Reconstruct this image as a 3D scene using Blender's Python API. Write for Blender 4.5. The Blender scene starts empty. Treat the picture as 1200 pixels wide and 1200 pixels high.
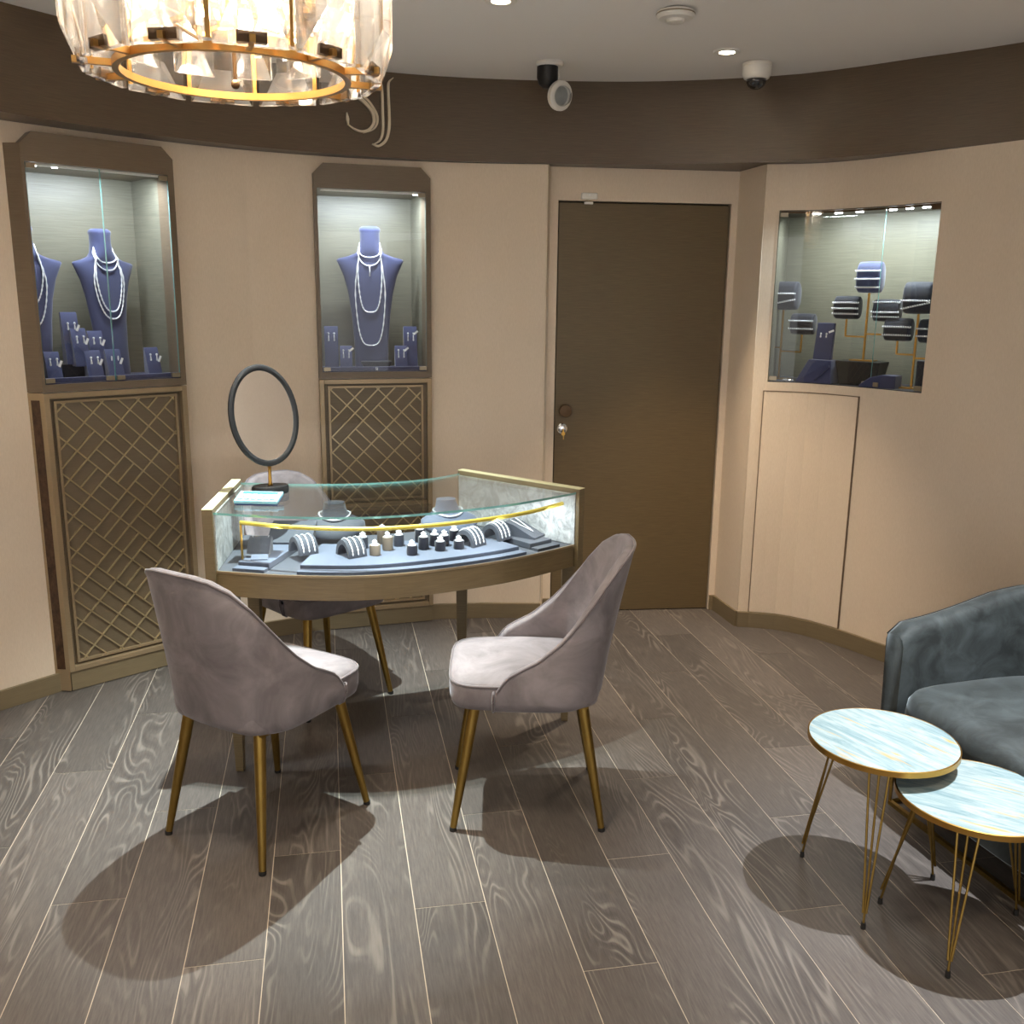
import bpy, math, random
from math import sin, cos, pi, radians, hypot, atan2, sqrt
from mathutils import Vector, Matrix
S = bpy.context.scene
COL = S.collection
random.seed(7)

# ------------------------------------------------------------------ camera
F_PX, PITCH, ROLL, CAM_H = 1114.0, .2222, .01214, 1.62
cam_data = bpy.data.cameras.new('camera'); cam = bpy.data.objects.new('camera', cam_data); COL.objects.link(cam)
cam_data.sensor_width = 36; cam_data.sensor_fit = 'HORIZONTAL'; cam_data.lens = 36 * F_PX / 1200
cam_data.clip_start = .02
cp, sp, cr, sr = cos(PITCH), sin(PITCH), cos(ROLL), sin(ROLL)
# world axes written in camera coordinates (x right, y down, z forward)
ex = Vector((cr, sr, 0)); ez_down = Vector((-sr * cp, cr * cp, sp)); ey = Vector((sr * sp, -cr * sp, cp))
right = Vector((ex[0], ey[0], -ez_down[0])); down = Vector((ex[1], ey[1], -ez_down[1])); fwd = Vector((ex[2], ey[2], -ez_down[2]))
R3 = Matrix((right, -down, -fwd)).transposed()
cam.matrix_world = Matrix.Translation((0, 0, CAM_H)) @ R3.to_4x4()
S.camera = cam

# ------------------------------------------------------------------ world, exposure
w = bpy.data.worlds.new('world'); S.world = w; w.use_nodes = True
w.node_tree.nodes['Background'].inputs[0].default_value = (.9, .88, .86, 1)
w.node_tree.nodes['Background'].inputs[1].default_value = 1.25
S.view_settings.view_transform = 'Standard'; S.view_settings.look = 'None'
S.view_settings.exposure = 0.50; S.view_settings.gamma = 1; S.view_settings.use_curve_mapping = False

CEIL = 2.59; FAS = 2.23
WARM = (1, .80, .58); NEUT = (1, .93, .84); COOL = (.86, .94, 1.0)
def light(name, kind, loc, power, color, size=.05, target=None, spot=110, blend=.6, size_y=None):
    d = bpy.data.lights.new(name, kind); d.energy = power; d.color = color
    if kind == 'AREA':
        d.shape = 'RECTANGLE'; d.size = size; d.size_y = size_y or size
    else: d.shadow_soft_size = size
    if kind == 'SPOT': d.spot_size = radians(spot); d.spot_blend = blend
    o = bpy.data.objects.new(name, d); COL.objects.link(o); o.location = loc
    if target is not None:
        v = Vector(target) - Vector(loc); o.rotation_euler = v.to_track_quat('-Z', 'Y').to_euler()
    return o
# the ceiling downlights, last five unseen, added as fill: (x, y, power, colour, spot angle, radius)
DOWN = [(-.058, 3.482, 40, NEUT, 90, .022), (.838, 4.118, 170, WARM, 62, .03), (-.72, 3.20, 490, (.86, .97, .96), 62, .014),
        (1.50, 2.30, 330, (.9, .95, 1.0), 58, .010), (-1.25, .9, 42, WARM, 125, .05), (.35, .75, 36, NEUT, 125, .05),
        (1.45, .75, 45, WARM, 125, .05), (-.2, -.7, 40, NEUT, 125, .06), (-1.75, 2.6, 30, NEUT, 120, .04)]
for i, (x, y, p, c, a, r_) in enumerate(DOWN):
    light('downlight_lamp', 'SPOT', (x, y, CEIL - .02), p, c, r_, (x, y, 0), a, .85)

# ------------------------------------------------------------------ materials
def mat(name, color=(.8, .8, .8), rough=.5, metal=0, **k):
    m = bpy.data.materials.new(name); m.use_nodes = True; b = m.node_tree.nodes['Principled BSDF']
    b.inputs['Base Color'].default_value = (*color, 1); b.inputs['Roughness'].default_value = rough; b.inputs['Metallic'].default_value = metal
    for a, v in k.items():
        b.inputs[a.replace('_', ' ')].default_value = v if not isinstance(v, tuple) else (*v, 1)
    return m
def srgb(r, g, b): return tuple(((c / 255 + .055) / 1.055) ** 2.4 if c > 10 else c / 255 / 12.92 for c in (r, g, b))
class N:
    def __init__(s, m): s.t = m.node_tree; s.b = s.t.nodes['Principled BSDF']
    def n(s, ty, **k):
        o = s.t.nodes.new(ty)
        for a, v in k.items():
            if a.startswith('_'): setattr(o, a[1:], v)
            else: o.inputs[int(a[1:]) if a[0] == 'i' and a[1:].isdigit() else a.replace('_', ' ')].default_value = v
        return o
    def l(s, a, b): s.t.links.new(a, b)
    def ramp(s, fac, stops):
        r_ = s.t.nodes.new('ShaderNodeValToRGB'); e = r_.color_ramp.elements
        while len(e) < len(stops): e.new(.5)
        for el, (p, c) in zip(e, stops): el.position = p; el.color = (*c, 1) if len(c) == 3 else c
        s.l(fac, r_.inputs[0]); return r_.outputs[0]
    def bump(s, h, strength=.2, dist=.002):
        b = s.n('ShaderNodeBump', Strength=strength, Distance=dist); s.l(h, b.inputs['Height']); s.l(b.outputs[0], s.b.inputs['Normal'])
    def coords(s, scale=(1, 1, 1), kind='Object', rot=(0, 0, 0), loc=(0, 0, 0)):
        t = s.n('ShaderNodeTexCoord'); m_ = s.n('ShaderNodeMapping'); m_.inputs['Scale'].default_value = scale
        m_.inputs['Rotation'].default_value = rot; m_.inputs['Location'].default_value = loc
        s.l(t.outputs[kind], m_.inputs[0]); return m_.outputs[0]
def noise(x, v, scale, detail=3, rough=.5, dist=0):
    n = x.n('ShaderNodeTexNoise', Scale=scale, Detail=detail, Roughness=rough, Distortion=dist); x.l(v, n.inputs['Vector']); return n.outputs[0]

def brushed(name, c1, c2, rough=.42, metal=0, scale=(2, 2, 60), amt=.15, coat=0.0):
    m = mat(name, c1, rough, metal); x = N(m); f = noise(x, x.coords(scale), 4, 5, .6)
    x.l(x.ramp(f, [(.25, c1), (.75, c2)]), x.b.inputs['Base Color']); x.bump(f, amt, .001)
    if coat: x.b.inputs['Coat Weight'].default_value = coat; x.b.inputs['Coat Roughness'].default_value = .25
    return m
M = {}
M['wood_dark'] = brushed('dark_brushed_wood', srgb(80, 66, 51), srgb(99, 83, 65), .33, .0, (3, 3, 110), .12)
M['wood_door'] = brushed('door_wood', srgb(84, 69, 43), srgb(104, 87, 57), .45, 0, (3, 3, 110), .1)
M['wood_olive'] = brushed('olive_wood', srgb(98, 84, 58), srgb(122, 106, 76), .4, .0, (3, 3, 90), .1)
M['wood_cab'] = brushed('cabinet_wood', srgb(92, 78, 62), srgb(112, 97, 78), .42, 0, (3, 3, 100), .1)
M['case_back'] = brushed('showcase_back', srgb(96, 93, 80), srgb(124, 121, 104), .4, 0, (2, 2, 90), .08)
M['plate'] = brushed('lattice_back', srgb(96, 83, 64), srgb(110, 96, 75), .5, 0, (2, 2, 100), .08)
M['champagne'] = brushed('champagne_frame', srgb(146, 126, 98), srgb(160, 140, 110), .34, .35, (2, 2, 80), .04)
M['bar'] = mat('lattice_bar', srgb(176, 158, 122), .32, .45)
M['marble_dark'] = brushed('dark_marble', srgb(40, 26, 18), srgb(84, 60, 42), .2, 0, (14, 14, 9), .0)
M['base'] = brushed('baseboard', srgb(112, 98, 74), srgb(124, 110, 84), .4, .1, (2, 2, 60), .05)
m = M['wall'] = mat('beige_wallpaper', srgb(196, 176, 150), .75); x = N(m)
f = noise(x, x.coords((60, 60, 9)), 6, 4, .6); f2 = noise(x, x.coords((1.2, 1.2, .8)), 2, 3)
mx = x.n('ShaderNodeMix', _data_type='FLOAT', i0=.35); x.l(f, mx.inputs[2]); x.l(f2, mx.inputs[3])
x.l(x.ramp(mx.outputs[0], [(.3, srgb(207, 190, 168)), (.7, srgb(222, 206, 186))]), x.b.inputs['Base Color']); x.bump(f, .15, .001)
M['ceil'] = mat('ceiling_paint', srgb(234, 231, 228), .8)
M['white'] = mat('white_plastic', srgb(225, 222, 215), .35)
M['black'] = mat('black_plastic', srgb(13, 13, 15), .45)
M['dome'] = mat('smoked_dome', srgb(22, 22, 26), .06, 0, Coat_Weight=1.0)
M['chrome'] = mat('chrome', (.8, .8, .8), .15, 1)
M['nickel'] = mat('nickel', srgb(150, 138, 118), .35, .9)
M['brass'] = mat('brass', srgb(196, 152, 78), .3, 1)
M['brass_bright'] = mat('polished_brass', srgb(246, 216, 96), .38, .6)
M['bronze'] = brushed('brushed_bronze', srgb(138, 110, 52), srgb(160, 132, 72), .34, .95, (20, 20, 4), .05)
M['gold_ring'] = mat('gold_ring', srgb(204, 158, 92), .3, .95)
M['dark_bronze'] = mat('dark_bronze', srgb(84, 64, 42), .4, .6)
M['seam'] = mat('seam', srgb(110, 92, 74), .8)
M['dark'] = mat('dark_gap', srgb(24, 20, 16), .8)
def velvet(name, dark, lightc, sheen=.6, sc=5, tint=(1, 1, 1)):
    m = mat(name, dark, .72, 0, Sheen_Weight=sheen, Sheen_Roughness=.35); m.node_tree.nodes['Principled BSDF'].inputs['Sheen Tint'].default_value = (*tint, 1)
    x = N(m); f = noise(x, x.coords((1, 1, 1)), sc, 6, .62, .8)
    x.l(x.ramp(f, [(.36, dark), (.66, lightc)]), x.b.inputs['Base Color']); g = noise(x, x.coords((1, 1, 1)), 260, 2)
    x.bump(g, .12, .001); return m
M['velvet'] = velvet('grey_mauve_velvet', srgb(104, 97, 99), srgb(138, 130, 132), .22, 6, (.92, .92, 1))
M['piping'] = mat('piping', srgb(92, 82, 84), .6, 0, Sheen_Weight=.4)
M['velvet_dark'] = velvet('slate_velvet', srgb(24, 29, 28), srgb(62, 69, 70), .5, 9, (.78, .9, .95))
M['navy'] = mat('lavender_navy_suede', srgb(44, 50, 86), .8, 0, Sheen_Weight=.3)
M['navy_dark'] = mat('black_navy_suede', srgb(20, 22, 36), .75, 0, Sheen_Weight=.2)
M['tray'] = mat('slate_blue_suede', srgb(78, 86, 104), .75, 0, Sheen_Weight=.2)
M['tray_dark'] = mat('charcoal_suede', srgb(52, 56, 66), .7, 0, Sheen_Weight=.2)
M['taupe'] = mat('taupe_suede', srgb(120, 108, 92), .7)
M['silver'] = mat('diamond_silver', srgb(235, 238, 242), .18, .35, Coat_Weight=.8)
M['tag'] = mat('white_tag', srgb(238, 240, 242), .5)
M['foot'] = mat('black_rubber', srgb(22, 20, 18), .6)
m = M['marble_blue'] = mat('pale_blue_marble', srgb(175, 205, 215), .25); x = N(m)
v = x.coords((1.3, 9, 1), rot=(0, 0, 0)); f = noise(x, v, 5, 7, .68, .7)
c = x.ramp(f, [(.30, srgb(106, 134, 143)), (.45, srgb(138, 159, 163)), (.58, srgb(165, 178, 177)), (.70, srgb(122, 150, 158))])
g = noise(x, x.coords((.9, 8, 1), loc=(.37, .2, 0)), 4, 4, .6, .4)
k = x.ramp(g, [(.60, (0, 0, 0)), (.68, (1, 1, 1))]); mx = x.n('ShaderNodeMix', _data_type='RGBA'); x.l(k, mx.inputs[0]); x.l(c, mx.inputs[6]); mx.inputs[7].default_value = (*srgb(186, 158, 108), 1)
x.l(mx.outputs[2], x.b.inputs['Base Color']); x.b.inputs['Coat Weight'].default_value = .3
m = M['marble_silver'] = mat('silver_marble', srgb(190, 192, 190), .5, 0); x = N(m)
f = noise(x, x.coords((6, 6, 6)), 2.2, 8, .7, 2.2)
x.l(x.ramp(f, [(.36, srgb(134, 136, 136)), (.5, srgb(168, 171, 171)), (.64, srgb(200, 203, 203))]), x.b.inputs['Base Color'])
m = M['leather'] = mat('gold_leaf', srgb(205, 200, 160), .4, .2)

def pane_mat(name, tint=(1, 1, 1), ior=1.5, refl=1.0, rough=0.0):
    m = bpy.data.materials.new(name); m.use_nodes = True; t = m.node_tree; t.nodes.clear()
    o = t.nodes.new('ShaderNodeOutputMaterial'); a = t.nodes.new('ShaderNodeBsdfTransparent'); g = t.nodes.new('ShaderNodeBsdfGlossy')
    a.inputs[0].default_value = (*tint, 1); g.inputs['Roughness'].default_value = rough
    ge = t.nodes.new('ShaderNodeNewGeometry'); dt = t.nodes.new('ShaderNodeVectorMath'); dt.operation = 'DOT_PRODUCT'; L = t.links.new
    L(ge.outputs['Normal'], dt.inputs[0]); L(ge.outputs['Incoming'], dt.inputs[1])
    def mth(op, a_, b_=None):
        n_ = t.nodes.new('ShaderNodeMath'); n_.operation = op
        for i_, q in enumerate((a_, b_)):
            if q is None: continue
            if isinstance(q, (int, float)): n_.inputs[i_].default_value = q
            else: L(q, n_.inputs[i_])
        return n_.outputs[0]
    sch = mth('ADD', mth('MULTIPLY', mth('POWER', mth('SUBTRACT', 1.0, mth('ABSOLUTE', dt.outputs['Value'])), 5.0), .93), .05)
    mx = t.nodes.new('ShaderNodeMixShader')
    L(mth('MULTIPLY', sch, refl), mx.inputs[0]); L(a.outputs[0], mx.inputs[1]); L(g.outputs[0], mx.inputs[2]); L(mx.outputs[0], o.inputs[0])
    return m
M['pane'] = pane_mat('clear_pane', (.975, .99, .985), 1.5, .9)
M['pane_desk'] = pane_mat('desk_pane', (.96, .985, .98), 1.5, 1.0)
M['pane_edge'] = mat('glass_edge_teal', srgb(130, 196, 190), .12, 0, Coat_Weight=1.0, Transmission_Weight=.35)
m = M['crystal'] = bpy.data.materials.new('crystal'); m.use_nodes = True; t = m.node_tree; t.nodes.clear()
o = t.nodes.new('ShaderNodeOutputMaterial'); a = t.nodes.new('ShaderNodeBsdfTransparent'); g = t.nodes.new('ShaderNodeBsdfGlass'); mx = t.nodes.new('ShaderNodeMixShader')
g.inputs['IOR'].default_value = 1.55; g.inputs['Roughness'].default_value = 0.0; mx.inputs[0].default_value = .8
t.links.new(a.outputs[0], mx.inputs[1]); t.links.new(g.outputs[0], mx.inputs[2])
m2 = t.nodes.new('ShaderNodeMixShader'); tr = t.nodes.new('ShaderNodeBsdfTranslucent'); m2.inputs[0].default_value = .035
t.links.new(mx.outputs[0], m2.inputs[1]); t.links.new(tr.outputs[0], m2.inputs[2]); t.links.new(m2.outputs[0], o.inputs[0])
def emit(name, c, s):
    m = bpy.data.materials.new(name); m.use_nodes = True; b = m.node_tree.nodes['Principled BSDF']
    b.inputs['Base Color'].default_value = (*c, 1); b.inputs['Emission Color'].default_value = (*c, 1); b.inputs['Emission Strength'].default_value = s; return m
M['lamp_warm'] = emit('warm_lamp', (1, .86, .62), 22)
M['bulb'] = emit('candle_bulb', (1, .88, .70), 95)
M['lamp_cool'] = emit('cool_led', (.9, .95, 1), 14)
m = M['mirror'] = mat('mirror_glass', (.93, .93, .93), .015, 1)
# floor planks: cathedral grain from contour lines of stretched noise, shifted per plank
m = M['plank'] = mat('grey_oak_plank', srgb(104, 94, 87), .42); x = N(m)
oi = x.n('ShaderNodeObjectInfo'); tc = x.n('ShaderNodeTexCoord')
ml = x.n('ShaderNodeVectorMath', _operation='SCALE'); x.l(oi.outputs['Location'], ml.inputs[0]); ml.inputs['Scale'].default_value = 3.7
ad = x.n('ShaderNodeVectorMath', _operation='ADD'); x.l(tc.outputs['Object'], ad.inputs[0]); x.l(ml.outputs[0], ad.inputs[1])
mp = x.n('ShaderNodeMapping'); mp.inputs['Scale'].default_value = (4.6, .8, 1); x.l(ad.outputs[0], mp.inputs[0])
n1 = x.n('ShaderNodeTexNoise', Scale=1.15, Detail=2.2, Roughness=.5, Distortion=.55); x.l(mp.outputs[0], n1.inputs['Vector'])
mu = x.n('ShaderNodeMath', _operation='MULTIPLY', i1=165.0); x.l(n1.outputs[0], mu.inputs[0])
si = x.n('ShaderNodeMath', _operation='SINE'); x.l(mu.outputs[0], si.inputs[0])
rg = x.n('ShaderNodeMapRange'); rg.inputs[1].default_value = .35; rg.inputs[2].default_value = 1.0; x.l(si.outputs[0], rg.inputs[0])
n2 = noise(x, mp.outputs[0], 1.7, 3, .6, .3); msk = x.n('ShaderNodeMapRange'); msk.inputs[1].default_value = .46; msk.inputs[2].default_value = .62; x.l(n2, msk.inputs[0])
gm = x.n('ShaderNodeMath', _operation='MULTIPLY'); x.l(rg.outputs[0], gm.inputs[0]); x.l(msk.outputs[0], gm.inputs[1])
mp2 = x.n('ShaderNodeMapping'); mp2.inputs['Scale'].default_value = (70, 5, 1); x.l(ad.outputs[0], mp2.inputs[0]); n3 = noise(x, mp2.outputs[0], 2.5, 5, .7)
basec = x.ramp(n3, [(.25, srgb(65, 60, 57)), (.75, srgb(99, 92, 87))])
hue = x.n('ShaderNodeHueSaturation'); x.l(basec, hue.inputs['Color']); vr = x.n('ShaderNodeMapRange'); vr.inputs[3].default_value = .78; vr.inputs[4].default_value = 1.22
x.l(oi.outputs['Random'], vr.inputs[0]); x.l(vr.outputs[0], hue.inputs['Value'])
mx = x.n('ShaderNodeMix', _data_type='RGBA'); g5 = x.n('ShaderNodeMath', _operation='MULTIPLY', i1=.27); x.l(gm.outputs[0], g5.inputs[0]); x.l(g5.outputs[0], mx.inputs[0])
x.l(hue.outputs[0], mx.inputs[6]); mx.inputs[7].default_value = (*srgb(164, 156, 146), 1)
dk_ = x.n('ShaderNodeMapRange'); dk_.inputs[1].default_value = -.25; dk_.inputs[2].default_value = -.95; x.l(si.outputs[0], dk_.inputs[0])
dm = x.n('ShaderNodeMath', _operation='MULTIPLY'); x.l(dk_.outputs[0], dm.inputs[0]); x.l(msk.outputs[0], dm.inputs[1]); dn = x.n('ShaderNodeMath', _operation='MULTIPLY', i1=.36); x.l(dm.outputs[0], dn.inputs[0])
m2 = x.n('ShaderNodeMix', _data_type='RGBA'); x.l(dn.outputs[0], m2.inputs[0]); x.l(mx.outputs[2], m2.inputs[6]); m2.inputs[7].default_value = (*srgb(52, 47, 44), 1)
x.l(m2.outputs[2], x.b.inputs['Base Color'])
x.bump(n3, .15, .001); x.b.inputs['Roughness'].default_value = .45
M['grout'] = mat('plank_joint', srgb(186, 174, 156), .7)

# ------------------------------------------------------------------ mesh helpers
class MB:
    def __init__(s): s.v = []; s.f = []; s.mi = []
    def add(s, vs, fs, mi=0):
        o = len(s.v); s.v += [tuple(v) for v in vs]; s.f += [tuple(i + o for i in f) for f in fs]; s.mi += [mi] * len(fs); return s
    def box(s, c, d, rz=0, mi=0, rot=None):
        R = rot if rot is not None else Matrix.Rotation(rz, 3, 'Z'); c = Vector(c)
        vs = [c + R @ Vector((sx * d[0] / 2, sy * d[1] / 2, sz * d[2] / 2)) for sz in (-1, 1) for sx, sy in ((-1, -1), (1, -1), (1, 1), (-1, 1))]
        return s.add(vs, [(3, 2, 1, 0), (4, 5, 6, 7), (0, 1, 5, 4), (1, 2, 6, 5), (2, 3, 7, 6), (3, 0, 4, 7)], mi)
    def rings(s, rings, caps=True, closed=True, mi=0, loop=False):
        n = len(rings[0]); vs = [p for r_ in rings for p in r_]; fs = []
        m_ = len(rings)
        for i in range(m_ if loop else m_ - 1):
            j = (i + 1) % m_
            for k in range(n if closed else n - 1):
                l = (k + 1) % n; fs.append((i * n + k, i * n + l, j * n + l, j * n + k))
        if caps and not loop: fs += [tuple(range(n))[::-1], tuple(range((m_ - 1) * n, m_ * n))]
        return s.add(vs, fs, mi)
    def prism(s, poly, z0, z1, mi=0):
        return s.rings([[(x_, y_, z0) for x_, y_ in poly], [(x_, y_, z1) for x_, y_ in poly]], mi=mi)
    def lathe(s, prof, n=24, c=(0, 0, 0), mi=0, sx=1, sy=1):
        return s.rings([[(c[0] + sx * r_ * cos(2 * pi * k / n), c[1] + sy * r_ * sin(2 * pi * k / n), c[2] + z) for k in range(n)] for r_, z in prof], mi=mi)
    def tube(s, path, r_, n=8, loop=False, mi=0):
        P = [Vector(p) for p in path]; m_ = len(P); rs = r_ if isinstance(r_, (list, tuple)) else [r_] * m_; out = []; prev = None
        for i in range(m_):
            a = P[(i - 1) % m_] if (loop or i > 0) else P[i]; b = P[(i + 1) % m_] if (loop or i < m_ - 1) else P[i]
            t_ = (b - a).normalized()
            if prev is None:
                u = t_.cross(Vector((0, 0, 1)) if abs(t_.z) < .9 else Vector((1, 0, 0))).normalized()
            else:
                u = prev - t_ * prev.dot(t_); u.normalize()
            prev = u; v_ = t_.cross(u)
            out.append([P[i] + (u * cos(2 * pi * k / n) + v_ * sin(2 * pi * k / n)) * rs[i] for k in range(n)])
        return s.rings(out, caps=not loop, loop=loop, mi=mi)
    def sphere(s, c, r_, n=10, m_=6, sc=(1, 1, 1), mi=0):
        pr = [(max(r_ * sin(pi * i / m_), r_ * .02), -r_ * cos(pi * i / m_)) for i in range(m_ + 1)]
        return s.rings([[(c[0] + sc[0] * q * cos(2 * pi * k / n), c[1] + sc[1] * q * sin(2 * pi * k / n), c[2] + sc[2] * z) for k in range(n)] for q, z in pr], mi=mi)
    def build(s, name, mats, parent=None, smooth=False, bevel=0, loc=None, rz=None):
        me = bpy.data.meshes.new(name); me.from_pydata(s.v, [], s.f)
        for m_ in (mats if isinstance(mats, (list, tuple)) else [mats]): me.materials.append(M[m_] if isinstance(m_, str) else m_)
        me.polygons.foreach_set('material_index', s.mi)
        if smooth:
            me.polygons.foreach_set('use_smooth', [True] * len(me.polygons))
        me.update()
        import bmesh as _b
        bm = _b.new(); bm.from_mesh(me); _b.ops.recalc_face_normals(bm, faces=bm.faces); bm.to_mesh(me); bm.free()
        if smooth and smooth is not True: me.set_sharp_from_angle(angle=radians(smooth))
        o = bpy.data.objects.new(name, me); COL.objects.link(o)
        if parent: o.parent = parent
        if loc is not None: o.location = loc
        if rz is not None: o.rotation_euler.z = rz
        if bevel:
            b = o.modifiers.new('bevel', 'BEVEL'); b.width = bevel; b.segments = 2; b.limit_method = 'ANGLE'; b.angle_limit = radians(40)
        return o
def tag(o, label, cat, group=None):
    o['label'] = label; o['category'] = cat
    if group: o['group'] = group
    return o
def thing(name, label, cat, loc=(0, 0, 0), rz=0, group=None):
    o = bpy.data.objects.new(name, None); COL.objects.link(o); o.location = loc; o.rotation_euler.z = rz; o.empty_display_size = .05
    return tag(o, label, cat, group)
def struct(o): o['kind'] = 'structure'; return o
def copy_tree(o, parent=None):
    c = o.copy(); COL.objects.link(c)
    if parent: c.parent = parent
    for ch in list(o.children): copy_tree(ch, c)
    return c
def dup(o, loc, rz, label, group=None):
    c = copy_tree(o); c.location = loc; c.rotation_euler.z = rz; c['label'] = label
    if group: c['group'] = group
    return c
def smooth_line(pts, n=6):
    out = []; P = [Vector(p) for p in pts]; P = [2 * P[0] - P[1]] + P + [2 * P[-1] - P[-2]]
    for i in range(1, len(P) - 2):
        for k in range(n):
            t_ = k / n; a, b, c, d = P[i - 1], P[i], P[i + 1], P[i + 2]
            out.append(.5 * ((2 * b) + (c - a) * t_ + (2 * a - 5 * b + 4 * c - d) * t_ ** 2 + (3 * b - a - 3 * c + d) * t_ ** 3))
    out.append(P[-2]); return out
def offset(line, d):      # offset a 2D polyline; positive d = to the left of its direction
    out = []
    for i, p in enumerate(line):
        a = line[max(i - 1, 0)]; b = line[min(i + 1, len(line) - 1)]; t_ = (Vector(b[:2]) - Vector(a[:2])).normalized()
        out.append(Vector((p[0] - t_.y * d, p[1] + t_.x * d)))
    return out
def band(mb, line, d0, d1, z0, z1, mi=0):
    a = offset(line, d0); b = offset(line, d1)
    return mb.rings([[(p.x, p.y, z0), (q.x, q.y, z0), (q.x, q.y, z1), (p.x, p.y, z1)] for p, q in zip(a, b)], mi=mi)

# ------------------------------------------------------------------ room shell
CX, CY, RF = .267, 2.291, 2.41
def polar(th, dev=0): th = radians(th); return Vector((CX + (RF + dev) * sin(th), CY + (RF + dev) * cos(th)))
V2 = lambda a, b: Vector((a, b))
# all lines run from left to right, so outward (behind the wall) is to the left of the direction
left_line = [V2(-2.3, -1.6), V2(-2.3, 2.5), V2(-2.2, 3.08), V2(-2.105, 3.35), V2(-2.02, 3.497), V2(-1.94, 3.60)] + \
            [polar(t_, d) for t_, d in ((-58, .15), (-55, .14), (-50, .125), (-45, .115), (-40, .11), (-35, .105), (-30, .09), (-25, .075), (-20, .06), (-15, .04), (-10, .02), (-6, .0))] + [V2(.152, 4.689)]
right_line = [V2(1.149, 4.597), V2(1.205, 4.592), V2(1.217, 4.588), V2(1.264, 4.578), V2(1.33, 4.56), V2(1.399, 4.526), V2(1.47, 4.47), V2(1.53, 4.405), V2(1.575, 4.35), V2(1.602, 4.315),
              V2(1.64, 4.262), V2(1.69, 4.185), V2(1.75, 4.10), V2(1.81, 4.02), V2(1.90, 3.89), V2(2.03, 3.70), V2(2.2, 3.42), V2(2.38, 3.05), V2(2.55, 2.6), V2(2.6, 2.2), V2(2.6, -1.6)]
WT = 2.228
CABS = [((-1.816, 3.677), (.711, .703), .585), ((-.905, 4.455), (.954, .30), .535)]
def in_cab(p):
    for P_, D_, W_ in CABS:
        d_ = V2(*D_).normalized(); q = p - V2(*P_); u = q.dot(d_); w_ = q.dot(V2(-d_.y, d_.x))
        if .012 < u < W_ - .012 and -.1 < w_ < .4: return True
    return False
dense = []
for a, b in zip(left_line[:-1], left_line[1:]):
    k = max(1, int((b - a).length / .008)) if a.x > -2.0 else 1; dense += [a.lerp(b, i / k) for i in range(k)]
dense.append(left_line[-1]); mb = MB(); run = [dense[0]]; st_ = in_cab(dense[0])
for a, b in zip(dense[:-1], dense[1:]):
    c_ = in_cab((a + b) / 2)
    if c_ != st_ and len(run) > 1:
        if st_: band(mb, run, .004, .06, 0, 1.20); band(mb, run, .004, .06, 2.12, WT)
        else: band(mb, run, .004, .06, 0, WT)
        run = [a]
    st_ = c_; run.append(b)
band(mb, run, .004, .06, 0, WT)
struct(mb.build('wall_left', 'wall', smooth=30))
struct(band(MB(), left_line, -.012, .004, 0, .08).build('baseboard_left', 'base', bevel=.002))
# right wall with the showcase opening (1.217..1.75) cut out
i0, i1 = 2, 12; OZ0, OZ1 = 1.238, 2.026
mb = MB(); band(mb, right_line[:i0 + 1], .004, .06, 0, WT); band(mb, right_line[i1:], .004, .06, 0, WT)
band(mb, right_line[i0:i1 + 1], .004, .06, 0, OZ0); band(mb, right_line[i0:i1 + 1], .004, .06, OZ1, WT)
wr = struct(mb.build('wall_right', 'wall'))
struct(band(MB(), right_line, -.012, .004, 0, .08).build('baseboard_right', 'base', bevel=.002))
# thin seams of the flush hidden cupboard door under the showcase
cup = struct(bpy.data.objects.new('door_2', None)); COL.objects.link(cup); cup.location = (1.4, 4.5, 0)
def world_child(mb, name, mats, parent, **k):
    o = mb.build(name, mats, None, **k); o.parent = parent; o.matrix_parent_inverse = Matrix.Translation(parent.location).inverted() if parent.rotation_euler.z == 0 else (Matrix.Translation(parent.location) @ Matrix.Rotation(parent.rotation_euler.z, 4, 'Z')).inverted(); return o
seg = right_line[1:9]
world_child(band(MB(), seg, -.003, .004, .083, 1.193), 'door_leaf', 'wall', cup)
mb = MB(); band(mb, seg, -.0042, .003, 1.193, 1.197); band(mb, [seg[0] + V2(-.003, .0), seg[0]], -.0042, .003, .08, 1.197); band(mb, [seg[-1], seg[-1] + (seg[-1] - seg[-2]).normalized() * .0045], -.0042, .003, .08, 1.197)
world_child(mb, 'shadow_gap', 'seam', cup)
# recessed door bay
DO = V2(.207, 4.771); DD = V2(.9942, .1075); DN = V2(-.1075, .9942)
def dpt(s, n=0): return DO + DD * s + DN * n
ic = dpt(.885); lc = dpt(-.042)
mb = MB()
band(mb, [V2(.152, 4.689), V2(.156, 4.70), lc], 0, -.0001, 0, WT) if False else None
mb.prism([V2(.152, 4.689), V2(.10, 4.75), V2(.11, 4.86), lc + DN * .08, lc], 0, WT)
band(mb, [lc, dpt(-.002)], 0, .06, 0, WT); band(mb, [dpt(-.002), dpt(.853)], 0, .06, 2.076, WT); band(mb, [dpt(.853), ic], 0, .06, 0, WT)
mb.prism([ic, V2(1.149, 4.597), V2(1.21, 4.66), ic + V2(.08, .08), ic + DN * .06], 0, WT)
struct(mb.build('wall_back', 'wall'))
mb = MB(); band(mb, [dpt(.856), ic - DD * .0], -.012, 0, 0, .08); band(mb, [ic + V2(.002, -.01), V2(1.149, 4.597)], -.0, -.012, 0, .08)
band(mb, [lc, dpt(-.004)], -.012, 0, 0, .08)
struct(mb.build('baseboard_back', 'base'))
door = struct(bpy.data.objects.new('door_1', None)); COL.objects.link(door); door.location = (DO.x, DO.y, 0); door.rotation_euler.z = atan2(DD.y, DD.x)
MB().box((.4255, .034, 1.036), (.843, .044, 2.064)).build('door_leaf', 'wood_door', door, bevel=.002)
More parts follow.
